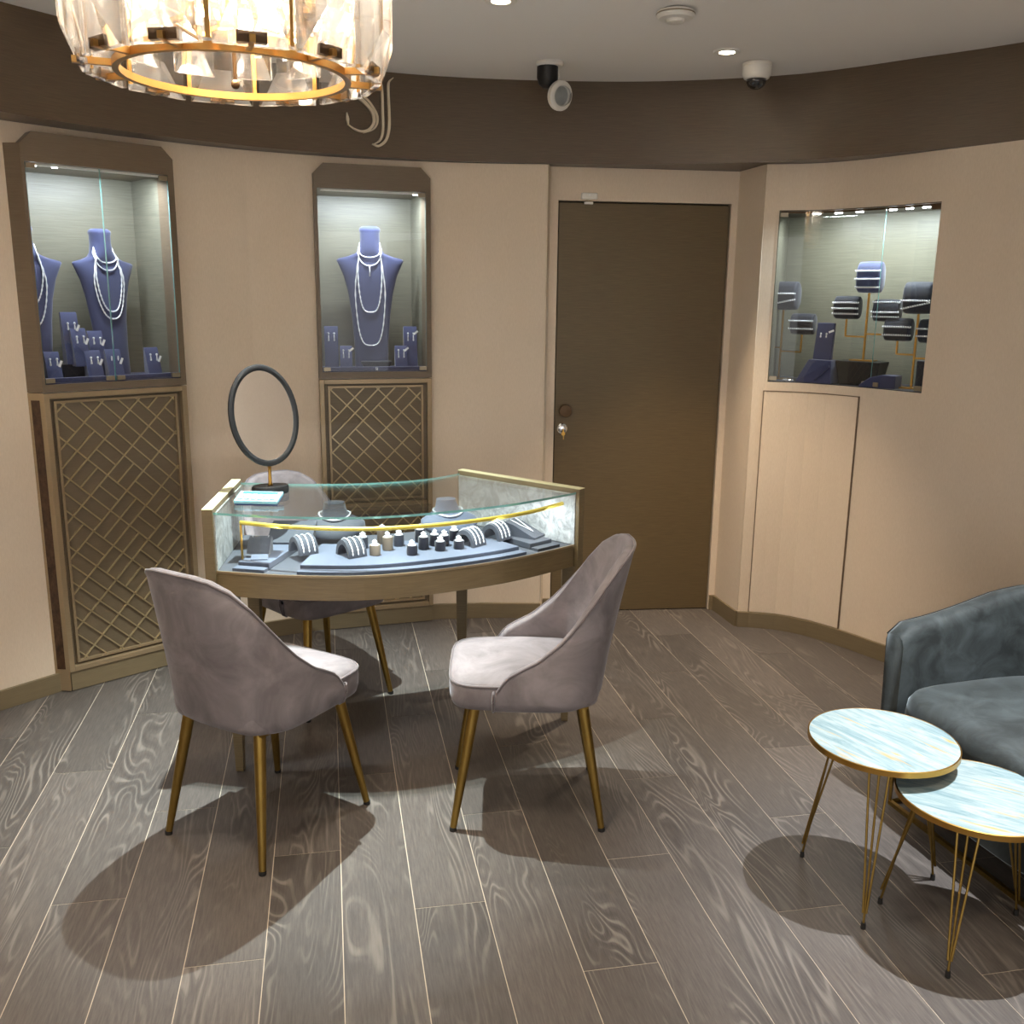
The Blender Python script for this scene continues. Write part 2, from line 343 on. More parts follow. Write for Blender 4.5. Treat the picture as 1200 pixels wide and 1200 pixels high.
mb = MB().box((.4255, .058, 1.037), (.856, .004, 2.078)); mb.build('dark_rebate', 'dark', door)
def disc_y(mb, c, prof, n=20, mi=0):     # lathe around the local y axis (pointing to -y)
    return mb.rings([[(c[0] + r_ * cos(2 * pi * k / n), c[1] - h, c[2] + r_ * sin(2 * pi * k / n)) for k in range(n)] for r_, h in prof], mi=mi)
disc_y(MB(), (.052, .012, 1.068), [(.012, 0), (.012, .03), (.030, .034), (.033, .042), (.030, .05), (.005, .052)]).build('door_knob', 'dark_bronze', door, smooth=40)
lk = disc_y(MB(), (.042, .012, .975), [(.026, 0), (.026, .006), (.019, .011), (.013, .012), (.012, .02), (.001, .021)]).build('lock_cylinder', 'chrome', door, smooth=40)
k_ = thing('key', 'small brass key hanging from the lock of the dark brown door', 'key', (*(dpt(.044, -.017)), .973), door.rotation_euler.z)
disc_y(MB(), (0, -.004, -.020), [(.010, 0), (.010, .002)], 12).build('key_bow', 'brass', k_)
MB().box((.002, -.003, -.036), (.004, .002, .026)).box((.0, -.002, -.004), (.006, .006, .014)).build('key_blade', 'brass', k_)
sn = thing('door_sensor', 'white two-piece alarm contact at the top edge of the brown door', 'sensor', (*dpt(.145, -.001), 2.09), door.rotation_euler.z)
MB().box((0, -.009, .007), (.078, .02, .030)).build('sensor_body', 'white', sn, bevel=.005)
MB().box((0, .006, -.024), (.042, .022, .012)).build('magnet', 'white', sn, bevel=.002)
mb = MB(); disc_y(mb, (.0, -.019, .011), [(.003, 0), (.003, .0015)], 8); mb.build('indicator', 'tag', sn)
# floor and planks
fl = struct(MB().box((.15, 1.7, -.0105), (5.2, 6.8, .02)).build('floor', 'grout'))
PA = -.1917; PW = .1935; PL = 1.22; ux = V2(cos(PA), sin(-PA)); uy = V2(sin(PA), cos(PA))
mbp = MB().box((0, 0, 0), (PW - .0024, PL - .0026, .006)); pl0 = None
off0 = -.0055 * 1.045
for i in range(-16, 18):
    sh = ((i * .37) % 1.0) * PL
    for j in range(-4, 6):
        c = ux * (off0 + (i + .5) * PW) + uy * (j * PL + sh)
        if not (-2.45 < c.x < 2.75 and -1.9 < c.y < 5.45): continue
        if c.x < -1.3 and c.y > 4.7: continue
        if pl0 is None: pl0 = mbp.build('plank', 'plank', bevel=0); o = pl0
        else: o = pl0.copy(); COL.objects.link(o)
        o.location = (c.x, c.y, -.0025); o.rotation_euler.z = -PA; o.parent = fl
# ceiling and fascia
struct(MB().box((.15, 1.7, CEIL + .02), (5.2, 6.8, .04)).build('ceiling', 'ceil'))
def fdev(th):
    pts = [(-180, 0), (-62, 0), (-20, .005), (-3, -.012), (10, 0), (22, 0), (38, -.08), (80, -.08), (180, 0)]
    for (a, u), (b, v_) in zip(pts[:-1], pts[1:]):
        if a <= th <= b: t_ = (th - a) / (b - a); t_ = t_ * t_ * (3 - 2 * t_); return u + (v_ - u) * t_
ring = []
for k in range(120):
    th = -180 + 3 * k; p = polar(th, fdev(th)); q = polar(th, .5)
    q = V2(max(-2.36, min(2.66, q.x)), max(-1.6, q.y)); ring.append([(p.x, p.y, FAS), (q.x, q.y, FAS), (q.x, q.y, CEIL), (p.x, p.y, CEIL)])
struct(MB().rings(ring, loop=True).build('trim_1', 'wood_dark', smooth=30))
# shop sign letters
LG = polar(-22.6, -.012); lg = thing('wall_logo', 'large cream SJ monogram letters on the dark curved fascia behind the chandelier', 'sign', (LG.x, LG.y, 2.415), radians(22.6))
def letter(strokes, name):
    mb = MB()
    for pts, ws in strokes:
        P = smooth_line([Vector(((a / 3.333 - 90) * .0038, (130 - 60 - b / 3.333) * .00356, 0)) for a, b in pts], 5); n = len(P); L_ = []; Rr = []
        for i, p in enumerate(P):
            t_ = (P[min(i + 1, n - 1)] - P[max(i - 1, 0)]).normalized(); q = Vector((-t_.y, t_.x, 0)); f_ = i / (n - 1) * (len(ws) - 1); a = int(min(f_, len(ws) - 2)); wd = (ws[a] + (ws[a + 1] - ws[a]) * (f_ - a)) / 2 * .0011
            L_.append(p + q * wd); Rr.append(p - q * wd)
        mb.rings([[(a.x, -.004, a.y), (b.x, -.004, b.y), (b.x, .011, b.y), (a.x, .011, a.y)] for a, b in zip(L_, Rr)])
    return mb.build(name, 'tag_cream', lg)
M['tag_cream'] = mat('cream_metal', srgb(214, 200, 176), .35, .2)
letter([([(318, 110), (290, 96), (258, 96), (236, 112), (232, 140), (248, 170), (285, 200), (312, 232), (318, 270), (300, 300), (270, 312), (240, 305), (213, 288)], [3, 7, 10, 12, 12, 8, 3]),
        ([(262, 88), (250, 120), (262, 160), (300, 195), (328, 240), (330, 275), (312, 302), (275, 318)], [2, 7, 9, 10, 7, 2]), ([(211, 243), (214, 268), (216, 290)], [3, 12, 4]), ([(322, 82), (322, 105), (318, 125)], [4, 10, 3])], 'letter_s')
letter([([(322, 92), (345, 112), (352, 150), (353, 220), (353, 300), (340, 342), (312, 360)], [3, 9, 10, 10, 9, 3]),
        ([(398, 92), (380, 112), (377, 150), (379, 220), (378, 290), (364, 340), (335, 364), (310, 358)], [3, 9, 10, 11, 10, 4])], 'letter_j')

# ------------------------------------------------------------------ ceiling fittings
def downlight(x, y, label, warm=True):
    t_ = thing('ceiling_downlight', label, 'ceiling light', (x, y, CEIL), 0, 'recessed ceiling downlights')
    MB().lathe([(.030, -.002), (.034, -.006), (.052, -.006), (.055, -.001), (.055, 0), (.030, 0)], 28).build('rim', 'white', t_, smooth=40)
    MB().lathe([(.001, -.0045), (.0295, -.0045), (.030, -.001), (.001, -.001)], 20).build('lens', 'lamp_warm', t_)
    return t_
downlight(*DOWN[1][:2], 'round recessed downlight glowing on the ceiling beside the small dome camera')
downlight(*DOWN[0][:2], 'round recessed downlight at the top edge of the picture, left of the smoke detector')
for (i, l_) in ((2, 'recessed downlight over the left half of the glass desk, just above the picture'), (3, 'recessed downlight over the round side tables, just above the picture'),
                (4, 'added fill downlight at the left, behind the chandelier'), (5, 'added fill downlight nearest the middle, right of the chandelier'),
                (6, 'added fill downlight at the front right of the room'), (7, 'added fill downlight furthest from the desk, at the entrance end'), (8, 'added fill downlight close to the left wall')):
    downlight(*DOWN[i][:2], l_)  # the last five fixtures house the added, unseen fill lamps
sd = thing('smoke_detector', 'flat round white smoke detector on the ceiling', 'smoke detector', (.543, 3.573, CEIL))
MB().lathe([(.05, 0), (.066, -.006), (.066, -.020), (.058, -.028), (.03, -.030), (.001, -.030)], 32).build('housing', 'white', sd, smooth=40)
MB().lathe([(.032, -.030), (.030, -.040), (.015, -.043), (.001, -.043)], 24).build('sensing_chamber', 'white', sd, smooth=40)
MB().lathe([(.0665, -.011), (.0675, -.012), (.0675, -.014), (.0665, -.015)], 32).build('vent_ring', 'nickel', sd)
dc = thing('dome_camera', 'white security dome camera with dark bubble on the ceiling at right', 'security camera', (1.005, 4.30, CEIL))
MB().lathe([(.056, 0), (.062, -.004), (.062, -.014), (.058, -.018)], 32).build('mounting_base', 'white', dc, smooth=40)
MB().lathe([(.060, -.016), (.060, -.045), (.052, -.062), (.044, -.066), (.02, -.066)], 32).build('housing', 'white', dc, smooth=40)
MB().lathe([(.043, -.064), (.041, -.078), (.034, -.092), (.022, -.101), (.010, -.105), (.001, -.106)], 28).build('bubble', 'dome', dc, smooth=True)
MB().lathe([(.0, -.066), (.018, -.070), (.018, -.085), (.001, -.088)], 14).build('lens', 'chrome', dc)
od = thing('open_dome_camera', 'opened ceiling dome camera with black core and its white ring cover hanging down', 'security camera', (.136, 4.337, CEIL))
MB().lathe([(.058, 0), (.060, -.010), (.054, -.018), (.03, -.018)], 32).build('mounting_base', 'white', od, smooth=40)
MB().lathe([(.045, -.016), (.045, -.062), (.036, -.088), (.018, -.102), (.001, -.104)], 24, (-.008, 0, 0)).build('camera_core', 'black', od, smooth=35)
MB().tube([(.034, 0, -.015), (.040, -.004, -.06), (.040, -.006, -.095)], .004).build('tether', 'white', od)
Rc = Matrix.Rotation(radians(-52), 3, 'Z') @ Matrix.Rotation(radians(102), 3, 'Y')
mb = MB().lathe([(.036, -.008), (.044, -.012), (.056, -.010), (.060, -.002), (.060, .014), (.052, .020), (.040, .020), (.036, .012)], 32); mb.v = [tuple(Rc @ Vector(v) + Vector((.043, -.006, -.132))) for v in mb.v]
cv = mb.build('ring_cover', 'white', od, smooth=40)
mb = MB().lathe([(.042, .014), (.041, .028), (.034, .042), (.020, .051), (.001, .054)], 24); mb.v = [tuple(Rc @ Vector(v) + Vector((.043, -.006, -.132))) for v in mb.v]
M['bubble'] = pane_mat('clear_bubble', (.75, .78, .8), 1.5, 1.6, .05)
o = mb.build('bubble', 'bubble', cv, smooth=True)

# ------------------------------------------------------------------ chandelier
CH = Vector((-.545, 1.975, 2.03))
ch = thing('crystal_chandelier', 'round chandelier of tall crystal slabs on gilt rings', 'chandelier', CH, radians(0)); ch.scale = (1.01, 1.01, 1.0)
def circ(r_, z, n=64): return [(r_ * cos(2 * pi * k / n), r_ * sin(2 * pi * k / n), z) for k in range(n)]
def flat_ring(r0, r1, z0, z1, n=72):
    mb = MB(); mb.rings([[(r_ * cos(2 * pi * k / n), r_ * sin(2 * pi * k / n), z) for r_, z in ((r0, z0), (r1, z0), (r1, z1), (r0, z1))] for k in range(n)], loop=True); return mb
flat_ring(.207, .219, -.004, .010).build('lower_ring', 'gold_ring', ch, smooth=30)
flat_ring(.262, .268, .398, .412).build('upper_ring', 'gold_ring', ch, smooth=30)
flat_ring(.150, .156, .100, .108).build('lamp_ring', 'gold_ring', ch, smooth=30)
NC = 12
cw, chh, ct = .128, .39, .017
def crystal(w_, h_, t_, ch_):      # facetted slab: bevelled outward face, wedge shaped at both ends; local -y points outwards
    def sec(z, k, kw): return [(-w_ / 2 * kw, t_ * .3, z), (-w_ / 2, 0, z), (-w_ / 2 + (w_ * .27) * k, -t_ * k, z), (w_ / 2 - (w_ * .27) * k, -t_ * k, z), (w_ / 2, 0, z), (w_ / 2 * kw, t_ * .3, z)]
    return MB().rings([sec(0, .08, .96), sec(ch_, 1, .96), sec(h_ - ch_, 1, .96), sec(h_, .08, .96)])
c0 = c1 = None
for k in range(NC):
    a = 2 * pi * (k + .72) / NC
    def put(proto, maker, nm, mats, r_, z, da=0, **kk):
        if proto is None: o = maker().build(nm, mats, ch, **kk); proto = o
        else: o = proto.copy(); COL.objects.link(o); o.parent = ch
        o.location = (r_ * cos(a + da), r_ * sin(a + da), z); o.rotation_euler.z = a + da + pi / 2; return proto
    c0 = put(c0, lambda: crystal(cw, chh, .034, .072), 'crystal_slab', 'crystal', .268, -.004)
    c1 = put(c1, lambda: crystal(.085, .30, .02, .06), 'inner_crystal', 'crystal', .225, .04, pi / NC)
    if k == 0: pa = pb = pc = pd = None
    pa = put(pa, lambda: MB().box((0, 0, 0), (.010, .070, .012)), 'arm', 'gold_ring', .250, .004)
    pb = put(pb, lambda: MB().box((0, 0, 0), (.050, .012, .018)), 'bracket', 'dark_bronze', .270, .008)
    pc = put(pc, lambda: MB().box((0, 0, 0), (.008, .004, .40)), 'gilt_upright', 'gold_ring', .262, .205, pi / NC)
p_ = None
for k in range(6):
    a = 2 * pi * (k + .4) / 6
    if p_ is None:
        p_ = MB().lathe([(.003, -.02), (.016, -.012), (.017, .0), (.013, .004), (.013, .05), (.001, .05)], 14).build('candle_holder', 'gold_ring', ch, smooth=40)
        MB().lathe([(.006, .05), (.015, .07), (.017, .088), (.012, .112), (.004, .132), (.001, .135)], 12).build('bulb', 'bulb', p_, smooth=True)
        o = p_
    else: o = copy_tree(p_, ch)
    o.location = (.153 * cos(a), .153 * sin(a), .112)
MB().lathe([(.010, .095), (.020, .10), (.020, .12), (.008, .13), (.008, .545), (.001, .545)], 16).build('stem', 'gold_ring', ch, smooth=40)
MB().lathe([(.065, .530), (.070, .55), (.070, .559), (.001, .559)], 32).build('canopy', 'gold_ring', ch, smooth=40)
for k in range(3):
    for rr, zz in ((.153, .104), (.264, .405)):
        a = 2 * pi * k / 3; MB().tube([(0, 0, zz), (rr * cos(a), rr * sin(a), zz)], .004, 6).build('spoke', 'gold_ring', ch)
mb = MB()
for k in range(3):
    a = 2 * pi * (k + .5) / 3; mb.tube([(0, 0, .01), (0, 0, .09)], .003, 6)
mb = MB().tube([(0, 0, -.012), (0, 0, .10)], .004, 8).sphere((0, 0, -.015), .009); mb.build('finial', 'dark_bronze', ch, smooth=30)
for k in range(3):
    a = 2 * pi * (k + .3) / 3; light('chandelier_lamp', 'POINT', CH + Vector((.10 * cos(a), .10 * sin(a), .27)), 22, (1, .86, .68), .03)

# ------------------------------------------------------------------ dining chairs
def make_chair(label):
    t_ = thing('velvet_chair', label, 'chair')
    n = 61; TH = .034
    def plan(t):         # t in -1..1, U-shape: arms in front, rounded back
        s = abs(t); sg = 1 if t >= 0 else -1
        if s > .62: u = (s - .62) / .38; x_ = .238 - .006 * u; y_ = -.055 + .165 * u
        else:
            a = s / .62 * pi / 2; x_ = .238 * sin(a) ** .82; y_ = -.055 - .185 * cos(a) ** .82
        return V2(sg * x_, y_)
    HT = [(0, .89), (.1, .888), (.2, .876), (.3, .846), (.4, .788), (.5, .708), (.62, .612), (.72, .570), (.82, .546), (.9, .524), (.95, .500), (1, .452)]
    def htop(t):
        s = abs(t)
        for (a, u), (b, v_) in zip(HT[:-1], HT[1:]):
            if a <= s <= b + 1e-9: return u + (v_ - u) * (s - a) / (b - a)
    rings_ = []; top = []
    ts = [-1 + 2 * i / (n - 1) for i in range(n)]
    P = [plan(t) for t in ts]; nrm = []
    for i in range(n):
        d_ = (P[min(i + 1, n - 1)] - P[max(i - 1, 0)]).normalized(); nrm.append(V2(d_.y, -d_.x))     # outward
    for i, t in enumerate(ts):
        H = htop(t); p = P[i]; nn = nrm[i]
        def at(z, off):
            k = max(0, z - .45); back = max(0, cos(min(abs(t) / .75, 1) * pi / 2)); taper = 1 - .10 * (k / .43) * (1 - back * .3)
            q = V2(p.x * taper, p.y - .085 * (k / .43) ** 1.15 * (.55 + .45 * back)) + nn * off
            return (q.x, q.y, z)
        zb = .395; r_ = []
        for dz, off in ((.0, -.06), (.004, -.03), (.016, -.012), (.04, -.003), (.08, 0)): r_.append(at(zb + dz, off))
        for k in range(1, 6): r_.append(at(zb + .08 + (H - .012 - zb - .08) * k / 5, 0))
        r_.append(at(H - .003, -.006)); top.append(Vector(at(H - .004, -.002))); r_.append(at(H, -TH * .5)); r_.append(at(H - .003, -TH + .006)); r_.append(at(H - .012, -TH))
        for k in range(1, 5): r_.append(at(H - .012 - (H - .012 - .44) * k / 4, -TH))
        rings_.append(r_)
    mb = MB().rings(rings_, caps=True, closed=True)
    mb.build('back_shell', 'velvet', t_, smooth=50)
    fr = [Vector(rings_[0][k]) for k in range(1, 11)]; bk = [Vector(rings_[-1][k]) for k in range(1, 11)]
    MB().tube(fr + top[1:-1] + bk[::-1], .0045, 6).build('back_piping', 'piping', t_, smooth=True)
    # seat cushion
    def seat_out(s):
        out = []
        for k in range(40):
            a = 2 * pi * k / 40; c, d_ = cos(a), sin(a); e = .38
            x_ = .232 * (abs(c) ** e) * (1 if c > 0 else -1); y_ = .235 * (abs(d_) ** e) * (1 if d_ > 0 else -1) + .012
            if y_ < 0: x_ *= .90 + .1 * (1 + y_ / .223) if y_ > -.223 else .90
            out.append(V2(x_ * s * (.93 if y_ > 0.1 else .95), y_ * s))
        return out
    R_ = []
    for s, z in ((.90, .402), (.975, .407), (.995, .425), (1, .455), (.995, .474), (.97, .487), (.88, .495), (.6, .502), (.15, .504)):
        R_.append([(p.x, p.y, z) for p in seat_out(s)])
    MB().rings(R_).build('seat', 'velvet', t_, smooth=60)
    MB().tube([(p.x, p.y, .482) for p in seat_out(.988)], .0045, 6, loop=True).build('seat_piping', 'piping', t_, smooth=True)
    MB().box((0, 0, .400), (.34, .36, .012)).build('under_frame', 'bronze', t_)
    for sx in (-1, 1):
        for sy in (-1, 1):
            top_ = Vector((sx * .145, sy * .165, .402)); ft = Vector((sx * .198, sy * .230, .012))
            lg_ = MB().tube([top_, top_.lerp(ft, .5), ft], [.0185, .0155, .0105], 14).build('leg', 'bronze', t_, smooth=40)
            MB().lathe([(.0105, 0), (.0112, .003), (.0108, .013), (.001, .013)], 12, (ft.x + sx * .0008, ft.y + sy * .0012, 0)).build('foot_cap', 'foot', lg_)
    return t_
chA = make_chair('grey velvet chair with its back to the camera at the left end of the desk')
chA.location = (-.752, 2.722, 0); chA.rotation_euler.z = radians(-31)
chB = dup(chA, (.056, 2.868, 0), radians(91), 'grey velvet chair seen from its side, facing left before the desk')
chC = dup(chA, (-.80, 3.73, 0), radians(-136), 'velvet chair behind the glass desk, partly hidden by it')

# ------------------------------------------------------------------ glass display desk
dk = thing('display_desk', 'fan-shaped glass-topped jewellery desk with curved olive wood rim', 'desk', (-.40, 3.4, 0))
front = smooth_line([V2(-.985, 3.025), V2(-.77, 2.985), V2(-.548, 2.978), V2(-.395, 3.008), V2(-.254, 3.066), V2(-.12, 3.138), V2(0, 3.215), V2(.12, 3.318), V2(.232, 3.425)], 3)
back = smooth_line([V2(-1.03, 3.53), V2(-.84, 3.515), V2(-.645, 3.53), V2(-.52, 3.56), V2(-.396, 3.61), V2(-.30, 3.68), V2(-.214, 3.78)], 3)
def resamp(l_, n):
    d = [0]; 
    for a, b in zip(l_[:-1], l_[1:]): d.append(d[-1] + (b - a).length)
    out = []
    for i in range(n):
        s = d[-1] * i / (n - 1); j = max(k for k in range(len(d)) if d[k] <= s + 1e-9); j = min(j, len(l_) - 2); out.append(l_[j].lerp(l_[j + 1], (s - d[j]) / (d[j + 1] - d[j])))
    return out
front = resamp(front, 25); back = resamp(back, 25)
def slab(mb, za, zb, fi=0, bi=0, mi=0):
    f_ = offset(front, fi); b_ = offset(back, -bi)
    return mb.rings([[(p.x, p.y, za), (q.x, q.y, za), (q.x, q.y, zb), (p.x, p.y, zb)] for p, q in zip(f_, b_)], mi=mi)
def dchild(mb, name, mats, parent=None, **k):
    return world_child(mb, name, mats, dk, **k) if parent is None else world_child(mb, name, mats, parent, **k)
dchild(slab(MB(), .640, .718, 0, 0), 'rim_box', 'wood_olive', bevel=.002)
dchild(slab(MB(), .718, .722, .010, .01), 'display_floor', 'tray_dark')
mb = MB(); band(mb, front, -.003, .004, .7185, .7255); dchild(mb, 'rim_bead', 'champagne')
for nm, a, b in (('side_panel', V2(-.975, 3.02), V2(-1.027, 3.53)), ('side_panel', V2(.238, 3.428), V2(-.222, 3.79))):
    d_ = (b - a).normalized(); o_ = V2(-d_.y, d_.x) * (1 if a.x < 0 else -1)
    mb = MB().prism([a - d_ * .012, b, b + o_ * .034, a + o_ * .034 - d_ * .012], .640, .934); so = dchild(mb, nm, 'wood_olive', bevel=.002); so_inv = Matrix.Identity(4)
    mb = MB().prism([a + d_ * .004, b - d_ * .01, b - d_ * .01 - o_ * .004, a + d_ * .004 - o_ * .004], .724, .916); o = mb.build('marble_lining', 'marble_silver'); o.parent = so; o.matrix_parent_inverse = so_inv
    mb = MB().prism([a + o_ * .034 - d_ * .013, b + o_ * .034, b + o_ * .028, a + o_ * .002 - d_ * .013][:4] if False else [a - d_ * .012, b, b + o_ * .034, a + o_ * .034 - d_ * .012], .934, .9365)
    o = mb.build('gilt_cap', 'leather'); o.parent = so; o.matrix_parent_inverse = so_inv
for x_, y_, in ((-.935, 3.035), (.215, 3.47), (-.985, 3.49), (-.20, 3.70)):
    mb = MB().rings([[(x_ + sx * s, y_ + sy * s, z) for sx, sy in ((-1, -1), (1, -1), (1, 1), (-1, 1))] for s, z in ((.013, .002), (.020, .32), (.024, .64))]); dchild(mb, 'leg', 'wood_olive')
def glass_slab(mb_front, mb_back, za, zb, name):
    vs = MB(); f_, b_ = mb_front, mb_back; n = len(f_)
    vs.add([(p.x, p.y, z) for z in (za, zb) for p in f_] + [(p.x, p.y, z) for z in (za, zb) for p in b_], [(i, i + 1, 2 * n + i + 1, 2 * n + i) for i in range(n - 1)] + [(n + i, 3 * n + i, 3 * n + i + 1, n + i + 1) for i in range(n - 1)], 0)
    vs.add([(p.x, p.y, z) for z in (za, zb) for p in f_] + [(p.x, p.y, z) for z in (za, zb) for p in b_], [(i, n + i, n + i + 1, i + 1) for i in range(n - 1)] + [(2 * n + i, 2 * n + i + 1, 3 * n + i + 1, 3 * n + i) for i in range(n - 1)], 1)
    return dchild(vs, name, ['pane_desk', 'pane_edge'])
glass_slab(offset(front, -.004), offset(back, .0), .916, .924, 'glass_top')
f_in = offset(front, .012)
mb = MB(); n = len(front); a_ = offset(front, .004)
mb.add([(p.x, p.y, z) for z in (.7225, .9155) for p in a_], [(i, i + 1, n + i + 1, n + i) for i in range(n - 1)])
dchild(mb, 'curved_front_glass', ['pane_desk'])
tl = smooth_line([V2(-.910, 3.10), V2(-.73, 3.045), V2(-.50, 3.03), V2(-.285, 3.085), V2(-.09, 3.19), V2(.06, 3.31), V2(.196, 3.475)], 6)
dchild(MB().tube([(p.x, p.y, .872) for p in tl], .0075, 12), 'brass_light_bar', 'brass_bright', smooth=True)
for p in (tl[0], tl[-1]): dchild(MB().tube([(p.x, p.y, .722), (p.x, p.y, .872)], .0042, 8), 'bar_post', 'brass', smooth=True)
# led under the bar
for i in (6, 15, 24, 32):
    p = tl[min(i, len(tl) - 1)]; light('desk_bar_lamp', 'AREA', (p.x, p.y + .0, .860), .42, (.88, .95, 1), .12, (p.x - .03, p.y + .18, .722), size_y=.01)

ZD = .7225
def on_desk(name, label, cat, x_, y_, rz=0, z=ZD, group=None): return thing(name, label, cat, (x_, y_, z), rz, group)
# low display trays on the desk floor
def tray(label, x0, x1, name='display_tray', m_='tray'):
    f_ = offset(front, .02); b_ = offset(front, .34); fr_ = [p for p in f_ if x0 <= p.x <= x1]; idx = [i for i, p in enumerate(f_) if x0 <= p.x <= x1]; br = [b_[i] for i in idx]
    t_ = thing(name, label, 'display tray', (fr_[0].x, fr_[0].y, ZD), 0)
    o_ = offset(front, .055); orr = [o_[i] for i in idx]
    mb = MB().rings([[(p.x, p.y, ZD), (q.x, q.y, ZD), (q.x, q.y, ZD + .010), (p.x, p.y, ZD + .010)] for p, q in zip(fr_, orr)]); world_child(mb, 'front_lip', m_, t_)
    mb = MB().rings([[(p.x, p.y, ZD), (q.x, q.y, ZD), (q.x, q.y, ZD + .022), (p.x, p.y, ZD + .022)] for p, q in zip([a.lerp(b, .02) for a, b in zip(orr, br)], br)]); world_child(mb, 'raised_pad', m_, t_, bevel=.002)
    return t_
tray('pale slate suede display tray at the left end inside the desk', -.95, -.775)
tray('long slate suede display tray in the middle of the desk', -.755, .075)
tray('dark suede display tray at the right end inside the desk', .085, .215, m_='tray_dark')
ZT = ZD + .0225
def chain(path, r_=.002, n=5, bumps=True):
    P = [Vector(p) for p in path]; return MB().tube(P, [r_ * (1.35 if i % 2 else .6) for i in range(len(P))] if bumps else r_, n)
# half-round bangle rests with three bracelets each
def half_round(label, lab_b, x_, y_, rz, rad=.046, wd=.070, grp='bangles'):
    t_ = on_desk('bangle_rest', label, 'jewellery display', x_, y_, rz, ZT)
    n = 12; out = [(rad * cos(pi * k / n), rad * 1.28 * sin(pi * k / n)) for k in range(n + 1)]; inn = [(.72 * a, .72 * b) for a, b in out][::-1]
    prof = out + inn
    MB().rings([[(sx * wd / 2, a, b) for a, b in prof] for sx in (-1, 1)]).build('arched_pad', 'tray_dark', t_, smooth=40)
    for j in range(3):
        xx = (j - 1) * wd * .30; Rz = Matrix.Rotation(rz, 3, 'Z')
        pts = [Vector((xx, (rad + .002) * cos(a), (rad * 1.28 + .002) * sin(a) + .001)) for a in [pi * (.04 + .92 * k / 28) for k in range(29)]]
        o = chain(pts, .0028).build('bracelet', 'silver', None, smooth=True, loc=(x_, y_, ZT), rz=rz)
        tag(o, ('left', 'middle', 'right')[j] + ' ' + lab_b, 'bracelet', 'bracelets on the arched rests')
half_round('leftmost arched rest holding three bracelets in the desk', 'diamond bracelet on the leftmost arched rest', -.725, 3.20, radians(38))
half_round('second arched rest from the left, beside the ring stands', 'diamond bracelet on the second arched rest from the left', -.553, 3.17, radians(40))
half_round('third arched rest, right of the ring stands', 'diamond bracelet on the third arched rest, right of the ring stands', -.150, 3.335, radians(52))
half_round('arched rest furthest right in the desk, nearest the ramp', 'diamond bracelet on the arched rest furthest right', -.058, 3.43, radians(52))
# ring stands with rings
RS = [(-.472, 3.175, 'taupe', .032, 'front left taupe'), (-.437, 3.245, 'taupe', .042, 'front taupe one behind it'), (-.468, 3.335, 'taupe', .046, 'tall rear taupe'), (-.528, 3.265, 'tray_dark', .036, 'leftmost dark'),
      (-.405, 3.305, 'tray_dark', .036, 'dark one beside the tall taupe'), (-.345, 3.185, 'navy_dark', .030, 'front middle black'), (-.335, 3.365, 'navy_dark', .042, 'rear middle black'), (-.312, 3.262, 'navy_dark', .040, 'second-row middle black'),
      (-.278, 3.315, 'navy_dark', .036, 'black one in front of the right bust'), (-.252, 3.245, 'navy_dark', .030, 'front right black'), (-.243, 3.315, 'navy_dark', .034, 'second-row right black'), (-.212, 3.392, 'navy_dark', .034, 'rear right black'), (-.188, 3.275, 'navy_dark', .026, 'low black one by the third arched rest')]
for i, (x_, y_, m_, h_, l_) in enumerate(RS):
    h_ *= 1.12
    t_ = on_desk('ring_stand', l_ + ' cylinder ring stand in the desk', 'ring stand', x_, y_, random.random(), ZT, 'cylinder ring stands in the desk')
    MB().lathe([(.0175, 0), (.019, .002), (.019, h_), (.001, h_)], 20).build('post', m_, t_, smooth=40)
    g_ = thing('diamond_ring', 'diamond ring standing on the ' + l_ + ' ring stand', 'ring', (x_, y_, ZT + h_), random.uniform(-.6, .9), 'diamond rings on the cylinder stands'); g_.rotation_euler.x = -.0
    r_ = .0080
    MB().tube([(r_ * cos(a), 0, r_ * .9 + r_ * sin(a)) for a in [2 * pi * k / 20 for k in range(20)]], .0016, 6, loop=True).build('ring_band', 'silver', g_, smooth=True)
    mb = MB().sphere((0, -.001, r_ * 1.75), .0062, 7, 5)
    for q in (-1, 1): mb.sphere((q * .0068, -.001, r_ * 1.45), .0042, 6, 4)
    mb.build('gemstones', 'silver', g_)
    MB().lathe([(.014, 0), (.014, .0022), (.001, .0022)], 16).build('white_pad', 'tag', g_)
# neck busts lying in desk
def low_bust(label, x_, y_, rz, m_):
    t_ = on_desk('low_neck_display', label, 'jewellery display', x_, y_, rz, ZT)
    R_ = []
    for z, hw, hd, yo in ((0, .085, .05, -.01), (.012, .100, .055, -.005), (.030, .115, .050, .005), (.050, .110, .042, .018), (.066, .075, .036, .030), (.078, .048, .033, .036), (.105, .040, .032, .042), (.118, .038, .031, .044)):
        R_.append([(hw * (abs(cos(a)) ** .8) * (1 if cos(a) > 0 else -1), yo + hd * sin(a), z) for a in [2 * pi * k / 28 for k in range(28)]])
    MB().rings(R_).build('neck_form', m_, t_, smooth=50)
    return t_
low_bust('low slate neck display on the left inside the desk, behind the arched rests', -.66, 3.44, radians(8), 'tray_dark')
low_bust('low pale blue neck display behind the black ring stands', -.235, 3.53, radians(25), 'tray')
for x_, y_, rz, l_ in ((-.66, 3.44, 8, 'left'), (-.235, 3.53, 25, 'right')):
    pts = [(.058 * cos(a), .028 + .046 * sin(a), .070 - .018 * max(0, -sin(a)) * 1.0 + .010) for a in [2 * pi * k / 40 for k in range(40)]]
    o = MB().tube(pts, .0038, 6, loop=True).build('collar_necklace', 'silver', None, smooth=True, loc=(x_, y_, ZT), rz=radians(rz)); tag(o, 'diamond collar necklace around the ' + l_ + ' low neck display in the desk', 'necklace')
